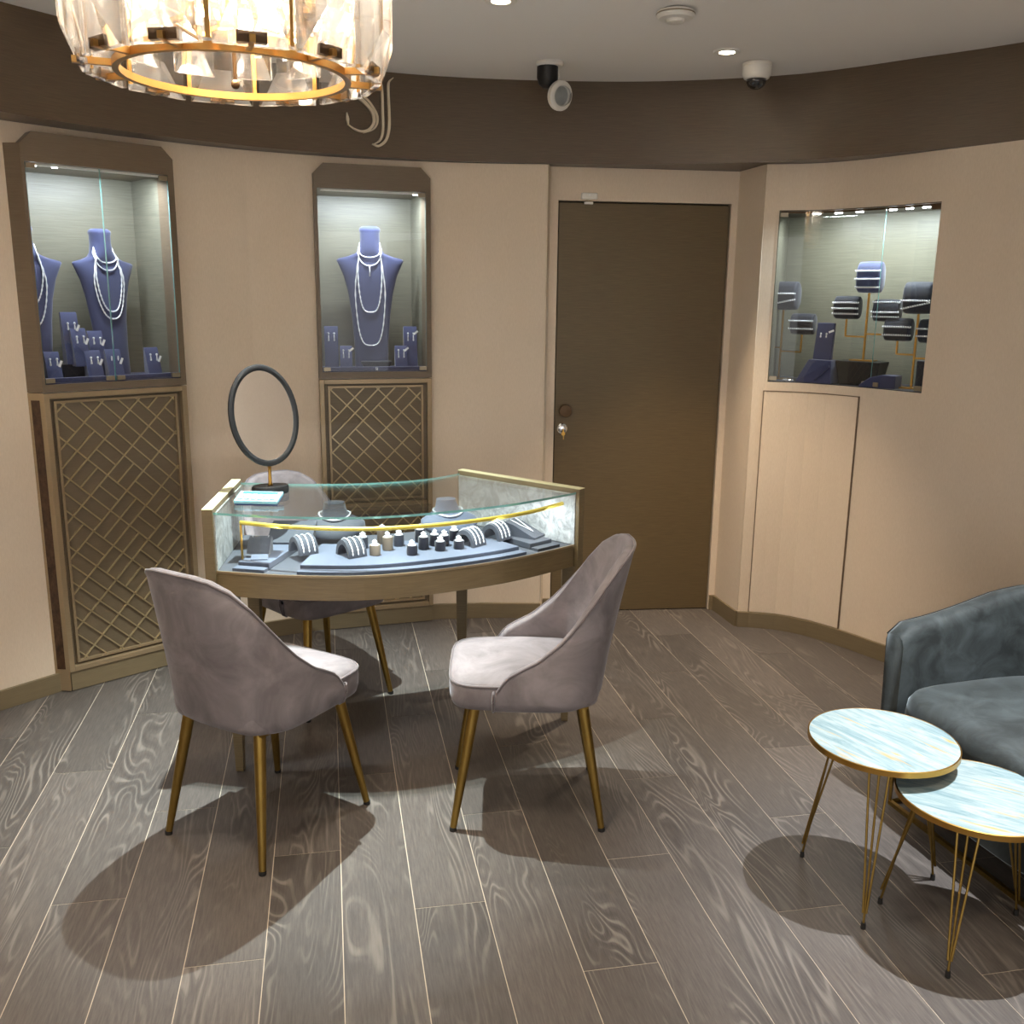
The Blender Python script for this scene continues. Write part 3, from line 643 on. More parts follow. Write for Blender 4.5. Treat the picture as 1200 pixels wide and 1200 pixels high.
# pendant ramps
def ramp(label, x_, y_, rz, w_=.085, L_=.15, h_=.05, m_='tray_dark'):
    t_ = on_desk('pendant_ramp', label, 'jewellery display', x_, y_, rz, ZT)
    prof = [(0, 0), (L_, 0), (L_, h_ * .7), (L_ * .85, h_), (L_ * .6, h_ * .86), (L_ * .08, .010), (0, .007)]
    MB().rings([[(sx * w_ / 2, a, b) for a, b in prof] for sx in (-1, 1)]).build('sloped_pad', m_, t_, smooth=40); return t_
ramp('dark sloped pendant ramp at the right end of the desk', .105, 3.44, radians(58), .075, .16, .052)
ramp('charcoal sloped pendant pad at the left end of the desk', -.865, 3.12, radians(5), .075, .10, .055, 'tray_dark')
ramp('large dark sloped pad at the rear left of the desk', -.80, 3.30, radians(0), .16, .14, .06, 'tray_dark')
def vpend(label, x_, y_, rz, w_, L_, slope):
    pts = [(w_ * t_, L_ * (1 - (1 - abs(t_)) ** .8) + .01, .012 + slope * (L_ * (1 - (1 - abs(t_)) ** .8))) for t_ in [-1 + k / 12 for k in range(25)]]
    o = MB().tube([(a, b + .02, c + .010) for a, b, c in pts], .0016, 5).build('pendant_necklace', 'silver', None, smooth=True, loc=(x_, y_, ZT), rz=rz); tag(o, label, 'necklace')
vpend('fine silver chain with pendant on the left sloped pad in the desk', -.865, 3.12, radians(5), .028, .055, .62)
vpend('v-shaped silver chain on the right sloped ramp in the desk', .105, 3.44, radians(58), .018, .09, .40)
pt = thing('price_plaque', 'small pale blank plaque before the left sloped pad in the desk', 'plaque', (-.852, 3.10, ZT), radians(6))
MB().rings([[(sx * .028, a, b) for a, b in ((-.012, 0), (.014, 0), (.014, .014), (.010, .015), (-.012, .003))] for sx in (-1, 1)]).build('plaque_wedge', 'tray', pt, bevel=.001)
# calculator on the glass
cl = thing('calculator', 'pale blue desk calculator with a row of keys on the glass desk top', 'calculator', (-.865, 3.175, .9245), radians(-2))
Rk = Matrix.Rotation(radians(12), 3, 'X')
def tilt(mb, z0=.008):
    mb.v = [tuple(Rk @ Vector(v) + Vector((0, 0, z0 + .010))) for v in mb.v]; return mb
M['calc'] = mat('calculator_plastic', srgb(120, 165, 178), .35); M['calc_key'] = mat('calculator_key', srgb(196, 206, 208), .4); M['lcd'] = mat('calculator_screen', srgb(60, 130, 135), .2); M['navy_pl'] = mat('navy_plastic', srgb(36, 48, 92), .35)
tilt(MB().box((0, 0, 0), (.150, .085, .012))).build('calculator_body', 'calc', cl, bevel=.003)
tilt(MB().box((0, 0, -.009), (.146, .081, .006))).build('calculator_base', 'navy_pl', cl, bevel=.001)
tilt(MB().box((0, .024, .0066), (.120, .018, .001))).build('screen', 'lcd', cl)
k0 = None
for r_ in range(2):
    for c_ in range(6):
        if k0 is None: k0 = tilt(MB().box((0, 0, .0085), (.017, .015, .005))).build('calculator_key', 'calc_key', cl, bevel=.001); o = k0
        else: o = k0.copy(); COL.objects.link(o)
        yy = -.002 - r_ * .022; o.location = (-.055 + c_ * .022, yy * cos(radians(12)), yy * sin(radians(12)))
tb = thing('jewellery_tray', 'white shallow tray lying under the calculator edge on the desk', 'tray', (-.875, 3.12, .9245)) if False else None
# oval mirror
mr = thing('oval_table_mirror', 'oval mirror with black frame and brass stem standing on the glass desk', 'mirror', (-.868, 3.345, .9245), radians(29))
MB().lathe([(.064, 0), (.066, .004), (.066, .022), (.063, .027), (.001, .027)], 40, sx=1, sy=.72).build('mirror_base', 'black', mr, smooth=40)
MB().lathe([(.010, .026), (.0065, .035), (.0055, .07), (.0065, .105), (.001, .106)], 14).build('stem', 'brass', mr, smooth=True)
tl_ = Matrix.Rotation(radians(-6), 3, 'X') @ Matrix.Rotation(radians(-5), 3, 'Y')
def ell(a, b, y_, n=56): return [(a * cos(2 * pi * k / n), y_, b * sin(2 * pi * k / n)) for k in range(n)]
def mt(mb): mb.v = [tuple(tl_ @ Vector(v) + Vector((-.012, 0, .278))) for v in mb.v]; return mb
mt(MB().rings([ell(.121, .178, .008), ell(.123, .180, 0), ell(.121, .178, -.010), ell(.112, .168, -.013), ell(.103, .158, -.009), ell(.101, .156, .004)], loop=True, caps=False)).build('mirror_frame', 'black', mr, smooth=40)
mt(MB().rings([ell(.1035, .1585, .004), ell(.1035, .1585, -.005)])).build('mirror_glass', 'mirror', mr)

# ------------------------------------------------------------------ necklace busts, shared by the wall cabinets
def make_bust(parent_loc, rz, label, h=.66, name='necklace_bust'):
    t_ = thing(name, label, 'bust', parent_loc, rz, 'necklace busts in the wall cabinets'); k_ = h / .66; R_ = []
    for z, hw, hd, yo in BUST:
        R_.append([(hw * k_ * (abs(cos(a)) ** .75) * (1 if cos(a) > 0 else -1), yo + hd * sin(a), z * k_) for a in [2 * pi * j / 32 for j in range(32)]])
    MB().rings(R_).build('bust_form', 'navy', t_, smooth=55); return t_
BUST = [(0, .078, .034, 0), (.02, .080, .034, 0), (.14, .082, .030, .006), (.26, .092, .028, .012), (.36, .106, .028, .016), (.44, .126, .028, .018), (.490, .148, .027, .02), (.512, .158, .022, .021), (.520, .150, .023, .023), (.530, .108, .030, .026), (.545, .070, .036, .028), (.565, .053, .038, .029), (.60, .046, .038, .03), (.64, .046, .038, .03), (.648, .050, .040, .03), (.66, .048, .038, .03), (.668, .036, .028, .03)]
def bust_front(x_, z, k_):
    zz = z / k_
    for a, b in zip(BUST[:-1], BUST[1:]):
        if a[0] <= zz <= b[0]:
            t_ = (zz - a[0]) / (b[0] - a[0]); hw, hd, yo = [a[i] + (b[i] - a[i]) * t_ for i in (1, 2, 3)]
            q = min(abs(x_) / (hw * k_), .97); return yo - hd * (1 - q ** 2.6) ** .5
    return 0
def necklace(loc, rz, W, ztop, zlow, label, r_=.0030, h=.66, p=2.6, pend=False):
    k_ = h / .66; pts = []; n = 64
    for i in range(n + 1):
        t_ = -1 + 2 * i / n; a = abs(t_) * pi / 2; q = (1 - cos(a)) ** (1.25 if p < 3 else 1.7); kk = max(0, (q - .45) / .55); kk = kk * kk * (3 - 2 * kk)
        z = zlow + (ztop - zlow) * q; x_ = (W * sin(a) * (1 - kk) + .048 * k_ * kk) * (1 if t_ > 0 else -1)
        pts.append((x_, bust_front(x_, z, k_) - .003 - .002 * (1 - kk), z))
    mb = chain(pts, r_)
    if pend: mb.tube([(0, bust_front(0, zlow, k_) - .004, zlow), (0, bust_front(0, zlow - .05, k_) - .005, zlow - .05)], .003, 6)
    o = mb.build('necklace', 'silver', None, smooth=True, loc=loc, rz=rz); tag(o, label, 'necklace'); return o
# curved earring stands
def ear_stand(loc, rz, label, h=.115, w_=.056, group='earring stands in the wall cabinets', m_='navy'):
    t_ = thing('earring_stand', label, 'earring stand', loc, rz, group)
    prof = [(-.030, 0), (.022, 0), (.026, h), (.016, h + .004), (.010, h - .002), (-.002, h * .72), (-.014, h * .42), (-.026, h * .16)]
    MB().rings([[(sx * w_ / 2, a, b) for a, b in prof] for sx in (-1, 1)]).build('curved_pad', m_, t_, smooth=40)
    return t_
def ear_pair(loc, rz, z, label, L_=.022, yo=-.006, sep=.013, grp='earring pairs in the wall cabinets', tag_at=None, hoop=False):
    Rz = Matrix.Rotation(rz, 3, 'Z')
    for sx in (-1, 1):
        mb = MB()
        if hoop: mb.tube([(sx * sep, yo - .003 + .0045 * cos(a), z - .007 + .009 * sin(a)) for a in [2 * pi * k / 14 for k in range(14)]], .0018, 6, loop=True)
        else: mb.sphere((sx * sep, yo - .004, z), .0052, 8, 6).tube([(sx * sep, yo - .004, z), (sx * sep, yo - .006, z - L_)], [.0016, .0042], 6).sphere((sx * sep, yo - .006, z - L_), .0045, 8, 5)
        tag(mb.build('earring', 'silver', None, smooth=True, loc=loc, rz=rz), ('left' if sx < 0 else 'right') + ' ' + label, 'earring', 'earrings in the wall showcases')
    if tag_at: tag(MB().box((tag_at[0], yo - .012, z + tag_at[1]), (.009, .001, .026), rot=Matrix.Rotation(tag_at[2], 3, 'Y')).build('price_tag', 'tag', None, loc=loc, rz=rz), 'white paper tag on the ' + label.split('on the ')[-1], 'price tag')

# ------------------------------------------------------------------ wall display cabinets
def lattice(mb_w, W_, H_, seed, pitch, origin, parent, x0, z0, y_):
    """45-degree panel of rectangles: bands of tiles in a rotated grid, bars as single parts"""
    rnd = random.Random(seed); occ = {}; n = int((W_ + H_) / pitch) // 2 + 4
    def cuts():
        c_ = [-n]
        while c_[-1] < n: c_.append(c_[-1] + rnd.choice((2, 2, 2, 3, 1, 2)))
        return c_
    ci, cj = cuts(), cuts()
    for a, b in zip(ci[:-1], ci[1:]):
        for c_, d_ in zip(cj[:-1], cj[1:]):
            w_, h_ = b - a, d_ - c_; o_ = rnd.random() < .5
            if w_ == 3: o_ = True
            elif h_ == 3: o_ = False
            for i in range(a, b):
                for j in range(c_, d_):
                    occ[(i, j)] = (a, b, c_, d_) if min(w_, h_) == 1 else ((i, c_, d_) if o_ else (j, a, b, 'h'))
    hs = {}
    for (i, j), v_ in occ.items():
        if occ.get((i + 1, j)) != v_: hs.setdefault(('v', i + 1), []).append(j)
        if occ.get((i, j + 1)) != v_: hs.setdefault(('h', j + 1), []).append(i)
    c45 = cos(pi / 4); bars = []
    def clip(p, q):
        t0, t1 = 0, 1; dx, dz = q[0] - p[0], q[1] - p[1]
        for d_, a, lo, hi in ((dx, p[0], 0, W_), (dz, p[1], 0, H_)):
            if abs(d_) < 1e-9: continue
            u, v_ = (lo - a) / d_, (hi - a) / d_
            if u > v_: u, v_ = v_, u
            t0, t1 = max(t0, u), min(t1, v_)
        return None if t1 - t0 < 1e-3 else ((p[0] + dx * t0, p[1] + dz * t0), (p[0] + dx * t1, p[1] + dz * t1))
    for (kind, a), lst in hs.items():
        lst.sort(); run = [lst[0], lst[0] + 1]; runs = []
        for b in lst[1:]:
            if b == run[1]: run[1] += 1
            else: runs.append(run); run = [b, b + 1]
        runs.append(run)
        for u, v_ in runs:
            P = []
            for s in (u, v_):
                gx, gy = (a, s) if kind == 'v' else (s, a); P.append((W_ / 2 + origin + (gx - gy) * c45 * pitch, H_ / 2 + (gx + gy) * c45 * pitch - H_ * .0))
            c = clip(*P)
            if c and hypot(c[1][0] - c[0][0], c[1][1] - c[0][1]) > .012: bars.append(c)
    unit = MB().box((0, 0, 0), (1, .007, mb_w)).build('lattice_bar', 'bar', parent); first = True
    print('lattice bars', len(bars))
    for p, q in bars[:300]:
        if first: o = unit; first = False
        else: o = unit.copy(); COL.objects.link(o)
        L_ = hypot(q[0] - p[0], q[1] - p[1]); o.location = (x0 + (p[0] + q[0]) / 2, y_, z0 + (p[1] + q[1]) / 2)
        o.rotation_euler = (0, -atan2(q[1] - p[1], q[0] - p[0]), 0); o.scale = (L_, 1, 1)
def cabinet(label, P, D, W_, nd, glass_x, seed, left_wedge, lamp_p):
    rz = atan2(D[1], D[0]); t_ = thing('display_cabinet', label, 'cabinet', (P[0], P[1], 0), rz)
    SP = 1.238; TOP = 2.195; g0, g1 = glass_x; G0, G1 = 1.268, 2.088; DEP = .36; c_ = .045
    # upper front frame with clipped corners, glass opening
    out = [(0, SP), (W_, SP), (W_, TOP - c_), (W_ - c_, TOP), (c_, TOP), (0, TOP - c_)]
    inn = [(g0, G0), (g1, G0), (g1, G1), (g1, G1), (g0, G1), (g0, G1)]
    MB().rings([[(x_, y_, z) for x_, z in l_] for y_, l_ in ((0, out), (.024, out))], caps=False)
    mb = MB().rings([[(a[0], 0, a[1]) for a in out], [(a[0], .10, a[1]) for a in out], [(a[0], .10, a[1]) for a in inn], [(a[0], 0, a[1]) for a in inn]], loop=True, caps=False)
    mb.build('frame', 'wood_cab', t_)
    i0, i1 = g0 - .0, g1 + .0
    # inside box
    mb = MB(); T = .012
    mb.box(((i0 + i1) / 2, DEP, (G0 + G1) / 2), (i1 - i0 + .02, T, G1 - G0 + .03))
    mb.build('back_panel', 'case_back', t_)
    for xs in (i0 - T / 2, i1 + T / 2): MB().box((xs, DEP / 2 + .05, (G0 + G1) / 2), (T, DEP - .1, G1 - G0 + .02)).build('inner_side', 'case_back', t_)
    mb = MB().box(((i0 + i1) / 2, DEP / 2 + .05, G1 + T / 2), (i1 - i0, DEP - .1, T)); mb.build('inner_top', 'wood_cab', t_)
    MB().box(((i0 + i1) / 2, DEP / 2 + .006, G0 - T / 2 + .004), (i1 - i0, DEP - .012, T)).build('shelf', 'navy', t_)
    MB().box(((i0 + i1) / 2, .026, G0 + .0135), (i1 - i0 - .006, .02, .018)).build('front_ledge', 'navy', t_, bevel=.002)
    # LED strip
    st = MB().box(((i0 + i1) / 2, .045, G1 - .004), (i1 - i0 - .04, .016, .008)).build('led_strip', 'white', t_)
    nled = 7
    for k in ((0, 1) if nd == 2 else (6,)): MB().box((i0 + (i1 - i0) * (k + .6) / (nled + .2), .045, G1 - .0095), (.018, .010, .003)).build('led', 'lamp_cool', st)
    mid = Vector((P[0] + D[0] * (i0 + i1) / 2 - D[1] * .07, P[1] + D[1] * (i0 + i1) / 2 + D[0] * .07, G1 - .02))
    tgt = Vector((P[0] + D[0] * (i0 + i1) / 2 - D[1] * .17, P[1] + D[1] * (i0 + i1) / 2 + D[0] * .17, G0))
    l_ = light('cabinet_lamp', 'AREA', mid, lamp_p, (.78, .88, 1), (i1 - i0) * .8, tgt, size_y=.03); l_.rotation_euler = (0, 0, 0); l_.rotation_euler = (radians(14), 0, rz)
    # glass doors
    gw = (g1 - g0) / nd
    for k in range(nd):
        a, b = g0 + gw * k + .0015, g0 + gw * (k + 1) - .0015; mb = MB()
        mb.add([(a, .004, G0 + .003), (b, .004, G0 + .003), (b, .004, G1 - .003), (a, .004, G1 - .003)], [(0, 1, 2, 3)], 0)
        for xx in (a, b): mb.add([(xx, .001, G0 + .003), (xx, .008, G0 + .003), (xx, .008, G1 - .003), (xx, .001, G1 - .003)], [(0, 1, 2, 3)], 1)
        gd = mb.build('glass_door', ['pane', 'pane_edge'], t_)
        hx = [(a + .018 if k == 0 else b - .018)] if nd == 2 else [b - .018]
        for h in hx:
            for z in (G0 + .014, G1 - .014): MB().box((h, .004, z), (.034, .014, .018)).build('hinge', 'nickel', gd, bevel=.001)
        lk_ = (b - .020 if k == 0 else a + .020) if nd == 2 else a + .02
        MB().box((lk_, .004, G0 + .014), (.032, .014, .018)).build('lock', 'nickel', gd, bevel=.001)
    # lower part
    z0, z1 = .085, SP - .004
    MB().box((W_ / 2, .05, .045), (W_ - .01, .09, .082)).build('plinth', 'base', t_)
    mb = MB(); B = .022
    for (xa, xb, za, zb) in ((0, B, z0, z1), (W_ - B, W_, z0, z1), (B, W_ - B, z1 - B, z1), (B, W_ - B, z0, z0 + B)): mb.box(((xa + xb) / 2, .04, (za + zb) / 2), (xb - xa, .08, zb - za))
    mb.build('lower_frame', 'champagne', t_, bevel=.002)
    B2 = .040; mb = MB(); b3 = .010
    for (xa, xb, za, zb) in ((B2, B2 + b3, z0 + B + .01, z1 - B - .01), (W_ - B2 - b3, W_ - B2, z0 + B + .01, z1 - B - .01), (B2 + b3, W_ - B2 - b3, z1 - B - .02, z1 - B - .01), (B2 + b3, W_ - B2 - b3, z0 + B + .01, z0 + B + .02)): mb.box(((xa + xb) / 2, .02, (za + zb) / 2), (xb - xa, .014, zb - za))
    lp = MB().box((W_ / 2, .032, (z0 + z1) / 2), (W_ - 2 * B, .012, z1 - z0 - 2 * B)).build('lattice_panel', 'plate', t_)
    mb.build('panel_bead', 'champagne', lp)
    lattice(.0055, W_ - 2 * (B2 + b3), z1 - z0 - 2 * B - .04, seed, .053, .01, lp, B2 + b3, z0 + B + .02, .0225)
    if left_wedge:      # side face turned outwards at the left
        wx, wy = left_wedge
        MB().prism([(0, 0), (wx, wy), (wx + .03, .30), (.0, .30)][::-1], SP, TOP - c_).build('upper_side', 'wood_cab', t_)
        MB().prism([(0.0, .0), (wx, wy), (wx + .03, .30), (.0, .30)][::-1], .005, SP - .002).build('lower_side', 'champagne', t_)
        d_ = V2(wx, wy); nn = V2(d_.y, -d_.x).normalized()
        if nn.y > 0: nn = -nn
        a, b = d_ * .25 , d_ * .75
        MB().prism([a + nn * .001, b + nn * .001, b - nn * .002, a - nn * .002], .10, SP - .03).build('dark_marble_inlay', 'marble_dark', t_)
    else:
        pass
    return t_, rz
P1 = (-1.816, 3.677); D1 = (.711, .703)
c1_, rz1 = cabinet('wide wall cabinet at left with two glass doors over a tall lattice panel', P1, D1, .585, 2, (.012, .560), 4, (-.045, .055), 5.6)
P2 = (-.905, 4.455); D2 = (.954, .30)
c2_, rz2 = cabinet('narrow wall cabinet with one glass door over a lattice panel, behind the desk', P2, D2, .535, 1, (.016, .512), 9, None, 5.8)
def frm(P, rz): return lambda u, w_, z: (P[0] + cos(rz) * u - sin(rz) * w_, P[1] + sin(rz) * u + cos(rz) * w_, z)
A1 = frm(P1, rz1); A2 = frm(P2, rz2); SH = 1.267
# contents of the wide cabinet
b1 = A1(.035, .17, SH); b2 = A1(.36, .19, SH); rb1 = rz1 - .05; rb2 = rz1 + .25
make_bust(b1, rb1, 'left blue bust in the wide cabinet, cut off by the frame', .60)
make_bust(b2, rb2, 'blue bust turned sideways behind the wide cabinet\'s right door', .60)
necklace(b1, rb1, .066, .535, .30, 'shorter diamond necklace on the left bust in the wide cabinet', .0032, .60)
necklace(b1, rb1, .078, .535, .215, 'longer diamond necklace on the left bust in the wide cabinet', .0032, .60)
necklace(b2, rb2, .056, .532, .472, 'short diamond choker on the turned bust in the wide cabinet', .003, .60)
necklace(b2, rb2, .060, .532, .442, 'second choker just below the shortest on the turned bust', .003, .60)
necklace(b2, rb2, .066, .535, .275, 'inner long necklace on the turned bust in the wide cabinet', .0034, .60)
necklace(b2, rb2, .078, .535, .245, 'outermost long necklace on the turned bust in the wide cabinet', .0034, .60)
blk = thing('display_riser', 'black riser block behind the small stands in the wide cabinet', 'riser', A1(.20, .14, SH), rz1)
MB().box((0, 0, .035), (.16, .07, .07)).build('riser_block', 'navy_dark', blk, bevel=.003)
es = [(.068, .065, 0, .118, .056, 'lowest earring stand at the left bottom of the wide cabinet'), (.165, .115, .07, .20, .062, 'tallest earring stand on the riser in the wide cabinet'), (.185, .085, .062, .145, .058, 'earring stand before the tallest one in the wide cabinet'),
      (.262, .115, .07, .125, .058, 'earring stand on the riser left of the turned bust'), (.222, .055, 0, .120, .060, 'earring stand at the bottom middle of the wide cabinet'), (.305, .055, 0, .122, .060, 'earring stand with hoops at the foot of the turned bust'), (.472, .065, 0, .125, .056, 'lone earring stand at the right of the wide cabinet')]
for u, w_, dz, h_, wd, l_ in es:
    hh = h_ - .0
    ear_stand(A1(u, w_, SH + dz), rz1 - .05, l_, hh, wd)
    ear_pair(A1(u, w_ - .004, SH + dz), rz1 - .05, hh * .80, 'earring on the ' + l_, tag_at=(.022, -.018, .4), hoop='hoops' in l_)
# contents of the narrow cabinet
b3 = A2(.272, .16, SH); make_bust(b3, rz2 - .22, 'blue bust facing forward alone in the narrow cabinet', .665)
necklace(b3, rz2 - .22, .060, .590, .53, 'short choker on the bust in the narrow cabinet', .003, .665)
necklace(b3, rz2 - .22, .060, .592, .492, 'v-shaped necklace with a drop on the narrow cabinet bust', .003, .665, 1.6, True)
necklace(b3, rz2 - .22, .060, .598, .275, 'middle-length necklace on the narrow cabinet bust', .0034, .665, 3.4)
necklace(b3, rz2 - .22, .076, .598, .118, 'longest diamond necklace on the narrow cabinet bust', .0032, .665, 3.4)
for u, w_, h_, l_, wd in ((.072, .10, .205, 'tall earring stand at the left in the narrow cabinet', .064), (.135, .065, .115, 'short earring stand at the left in the narrow cabinet', .056), (.452, .10, .205, 'tall earring stand at the right in the narrow cabinet', .064), (.398, .065, .115, 'short earring stand at the right in the narrow cabinet', .058)):
    ear_stand(A2(u, w_, SH), rz2 - .1, l_, h_, wd); ear_pair(A2(u, w_ - .004, SH), rz2 - .1, h_ * .86, 'long earring on the ' + l_, .032, tag_at=(.024, .004, .9) if 'right' in l_ or 'short' in l_ else None)
nb = thing('ring_tray', 'small dark angular ring tray at the foot of the bust in the narrow cabinet', 'ring tray', A2(.285, .085, SH), rz2)
MB().rings([[(-.075, 0, .045), (.075, 0, .045), (.055, 0, .0), (-.055, 0, 0)], [(-.075, .035, .045), (.075, .035, .045), (.055, .035, 0), (-.055, .035, 0)]]).build('angular_block', 'navy_dark', nb, bevel=.004)
# small monogram on the front ledge
tm = bpy.data.curves.new('small_monogram', 'FONT'); tm.body = 'SJ'; tm.size = .018; tm.extrude = .0004; tm.align_x = 'CENTER'
to = bpy.data.objects.new('small_monogram', tm); COL.objects.link(to); deps = bpy.context.evaluated_depsgraph_get(); me = bpy.data.meshes.new_from_object(to.evaluated_get(deps)); bpy.data.objects.remove(to)
me.materials.clear(); me.materials.append(M['silver']); mo = bpy.data.objects.new('small_monogram', me); COL.objects.link(mo); mo.parent = c2_; mo.location = (.272, .0155, 1.275); mo.rotation_euler = (pi / 2, 0, 0)

# ------------------------------------------------------------------ built-in showcase in the right wall
PR = right_line[i0]; QR = right_line[i1]; DR = (QR - PR).normalized(); rzr = atan2(DR.y, DR.x); LR = (QR - PR).length; NR = V2(-DR.y, DR.x)
sc = thing('built_in_showcase', 'lit showcase with two glass doors set into the right wall', 'showcase', (PR.x, PR.y, 0), rzr)
A3 = frm((PR.x, PR.y), rzr); DEP = .36
# curved wall bulges in front of the chord: side walls run from the wall line back
mb = MB().box((LR / 2, DEP, (OZ0 + OZ1) / 2), (LR + .30, .012, OZ1 - OZ0 + .06)); mb.build('back_panel', 'case_back', sc)
for pg in ([(-.006, .01), (.0, .01), (-.13, DEP), (-.15, DEP)], [(LR, .01), (LR + .01, .01), (LR + .15, DEP), (LR + .13, DEP)]): MB().prism(pg, OZ0 - .02, OZ1 + .02).build('inner_side', 'case_back', sc)
loc_line = [Vector(((p - PR).dot(DR), (p - PR).dot(NR))) for p in right_line[i0:i1 + 1]]
mb = MB().prism([(p.x, p.y + .008) for p in loc_line] + [(LR + .14, DEP), (-.14, DEP)], OZ0 - .012, OZ0 + .004); mb.build('shelf', 'navy_dark', sc)
mb = MB().prism([(p.x, p.y + .008) for p in loc_line] + [(LR + .14, DEP), (-.14, DEP)], OZ1 - .004, OZ1 + .012); mb.build('inner_top', 'wood_dark', sc)
mid_i = 7
for k, seg_ in enumerate((loc_line[:mid_i + 1], loc_line[mid_i:])):
    a_, b_ = seg_[0], seg_[-1]; L_ = offset(seg_, .012); mb = MB(); n = len(L_); z0, z1 = OZ0 + .004, OZ1 - .006
    mb.add([(p.x, p.y, z) for z in (z0, z1) for p in L_], [(i, i + 1, n + i + 1, n + i) for i in range(n - 1)], 0)
    for p in (L_[0], L_[-1]): mb.add([(p.x, p.y - .003, z0), (p.x, p.y + .004, z0), (p.x, p.y + .004, z1), (p.x, p.y - .003, z1)], [(0, 1, 2, 3)], 1)
    gd = mb.build('glass_door', ['pane', 'pane_edge'], sc)
    def clipat(p, q, z, nm, m_='nickel'):
        d_ = (q - p).normalized(); c_ = p + d_ * .024; MB().box((c_.x, c_.y, z), (.036, .014, .020), atan2(d_.y, d_.x)).build(nm, m_, gd, bevel=.001)
    if k == 0: clipat(L_[0], L_[1], z1 - .014, 'hinge'); clipat(L_[0], L_[1], z0 + .014, 'hinge'); clipat(L_[-1], L_[-2], z0 + .014, 'lock')
    else: clipat(L_[-1], L_[-2], z1 - .014, 'hinge', 'dark_bronze'); clipat(L_[-1], L_[-2], z0 + .014, 'hinge'); clipat(L_[0], L_[1], z0 + .014, 'lock')
sl = offset(loc_line, .035)
mb = MB().rings([[(p.x, p.y, OZ1 - .012), (q.x, q.y, OZ1 - .012), (q.x, q.y, OZ1 - .004), (p.x, p.y, OZ1 - .004)] for p, q in zip(sl, offset(sl, .016))]); st = mb.build('led_strip', 'dark_bronze', sc)
rs_ = resamp(offset(loc_line, .043), 40)
for i in (8, 13, 18, 26, 30, 34):
    for q in (0, 1): MB().lathe([(.001, -.006), (.007, -.006), (.008, -.001), (.001, 0)], 10, (rs_[i + q].x, rs_[i + q].y, OZ1 - .012)).build('led', 'lamp_cool', st)
for u, p in ((.2, 2.6), (.52, 4.2)):
    l_ = light('showcase_lamp', 'AREA', A3(u, .10, OZ1 - .03), p, (.84, .95, 1), .28, size_y=.03); l_.rotation_euler = (radians(12), 0, rzr)
# bracelet trees
def pillow(parent, u, w_, z, wd, ht, nm='bracelet_pillow', m_='navy_dark', rz=0):
    n = 14; R_ = []
    for sx, s in ((-.5, .86), (-.47, .96), (-.40, 1.0), (0, 1.02), (.40, 1.0), (.47, .96), (.5, .86)):
        R_.append([(sx * wd * cos(rz) - (.55 * ht * .5 * s * cos(2 * pi * k / n)) * sin(rz) + u, sx * wd * sin(rz) + (.55 * ht * .5 * s * cos(2 * pi * k / n)) * cos(rz) + w_, z + ht * .5 * s * (abs(sin(2 * pi * k / n)) ** .7) * (1 if sin(2 * pi * k / n) > 0 else -1)) for k in range(n)])
    return MB().rings(R_).build(nm, m_, parent, smooth=50)
def around(u, w_, z, wd, ht, zoff, label, slant=0):
    s = .5 * ht; pts = []
    for k in range(25):
        f_ = -1 + 2 * k / 24; zz = z + zoff + slant * f_ ; rr = max(.05, 1 - abs(zoff + slant * f_) ** 2 / (s * s)) ** .6
        pts.append((u + f_ * wd * .51, w_ - .55 * s * 1.04 * rr - .003, zz - .004 * (k % 2)))
    mb = MB().tube(pts, .0012, 5)
    for q in pts[::2]: mb.sphere(q, .0044, 6, 4)
    a = A3(0, 0, 0); o = mb.build('bracelet', 'silver', None, smooth=True, loc=a, rz=rzr); tag(o, label, 'bracelet', 'bracelets on the stands in the right showcase')
def stand(label, u, z0, w_, arms, posts):
    t_ = thing('bracelet_stand', label, 'bracelet stand', A3(u, w_, z0), rzr)
    mb = MB().box((0, 0, .003), (.11, .06, .006)); mb.build('base_plate', 'brass', t_, bevel=.001)
    top = max(p[1] for p in posts if p[0] == 0) - z0
    MB().box((0, 0, top / 2), (.008, .008, top)).build('post', 'brass', t_)
    for (du, za, zb) in arms:
        mb = MB().box((du / 2, 0, za - z0), (abs(du), .007, .007)).box((du, 0, (za + zb) / 2 - z0), (.007, .007, zb - za)); mb.build('arm', 'brass', t_)
    return t_
sa = stand('brass bracelet stand at the left end of the right showcase', -.030, OZ0 + .005, .17, [(-.085, 1.395, 1.44), (.105, 1.378, 1.46)], [(0, 1.58)])
sb = stand('tallest brass bracelet stand in the middle, on a black block', .395, 1.353, .15, [(-.095, 1.462, 1.545), (.088, 1.475, 1.54)], [(0, 1.665)])
sc3 = stand('brass bracelet stand at the right end of the right showcase', .628, OZ0 + .005, .14, [(-.080, 1.392, 1.455), (.055, 1.378, 1.45)], [(0, 1.575)])
def pil(st_, u0, w0, z0, u, z, wd, ht, m_='navy_dark', lab='', zs=(), slant=None, ww=None):
    w_ = ww if ww is not None else w0 - .0
    pillow(st_, u - u0, w_ - w0, z - z0, wd, ht, m_=m_)
    for i, zo in enumerate(zs): around(u, w_, z, wd, ht, zo, ('top', 'middle', 'lowest')[i if len(zs) == 3 else i * 2] + ' diamond bracelet on the ' + lab, (slant[i] if slant else 0))
Z0 = OZ0 + .005
pil(sa, -.030, .17, Z0, -.022, 1.643, .128, .135, lab='upper pillow of the left stand', zs=(.010, -.030), slant=(0, .012))
pil(sa, -.030, .17, Z0, .078, 1.511, .118, .100, lab='lower pillow of the left stand', zs=(.015, -.022))
pil(sb, .395, .15, 1.353, .395, 1.727, .108, .138, 'navy', 'topmost lavender pillow of the middle stand', (.028, -.008, -.044))
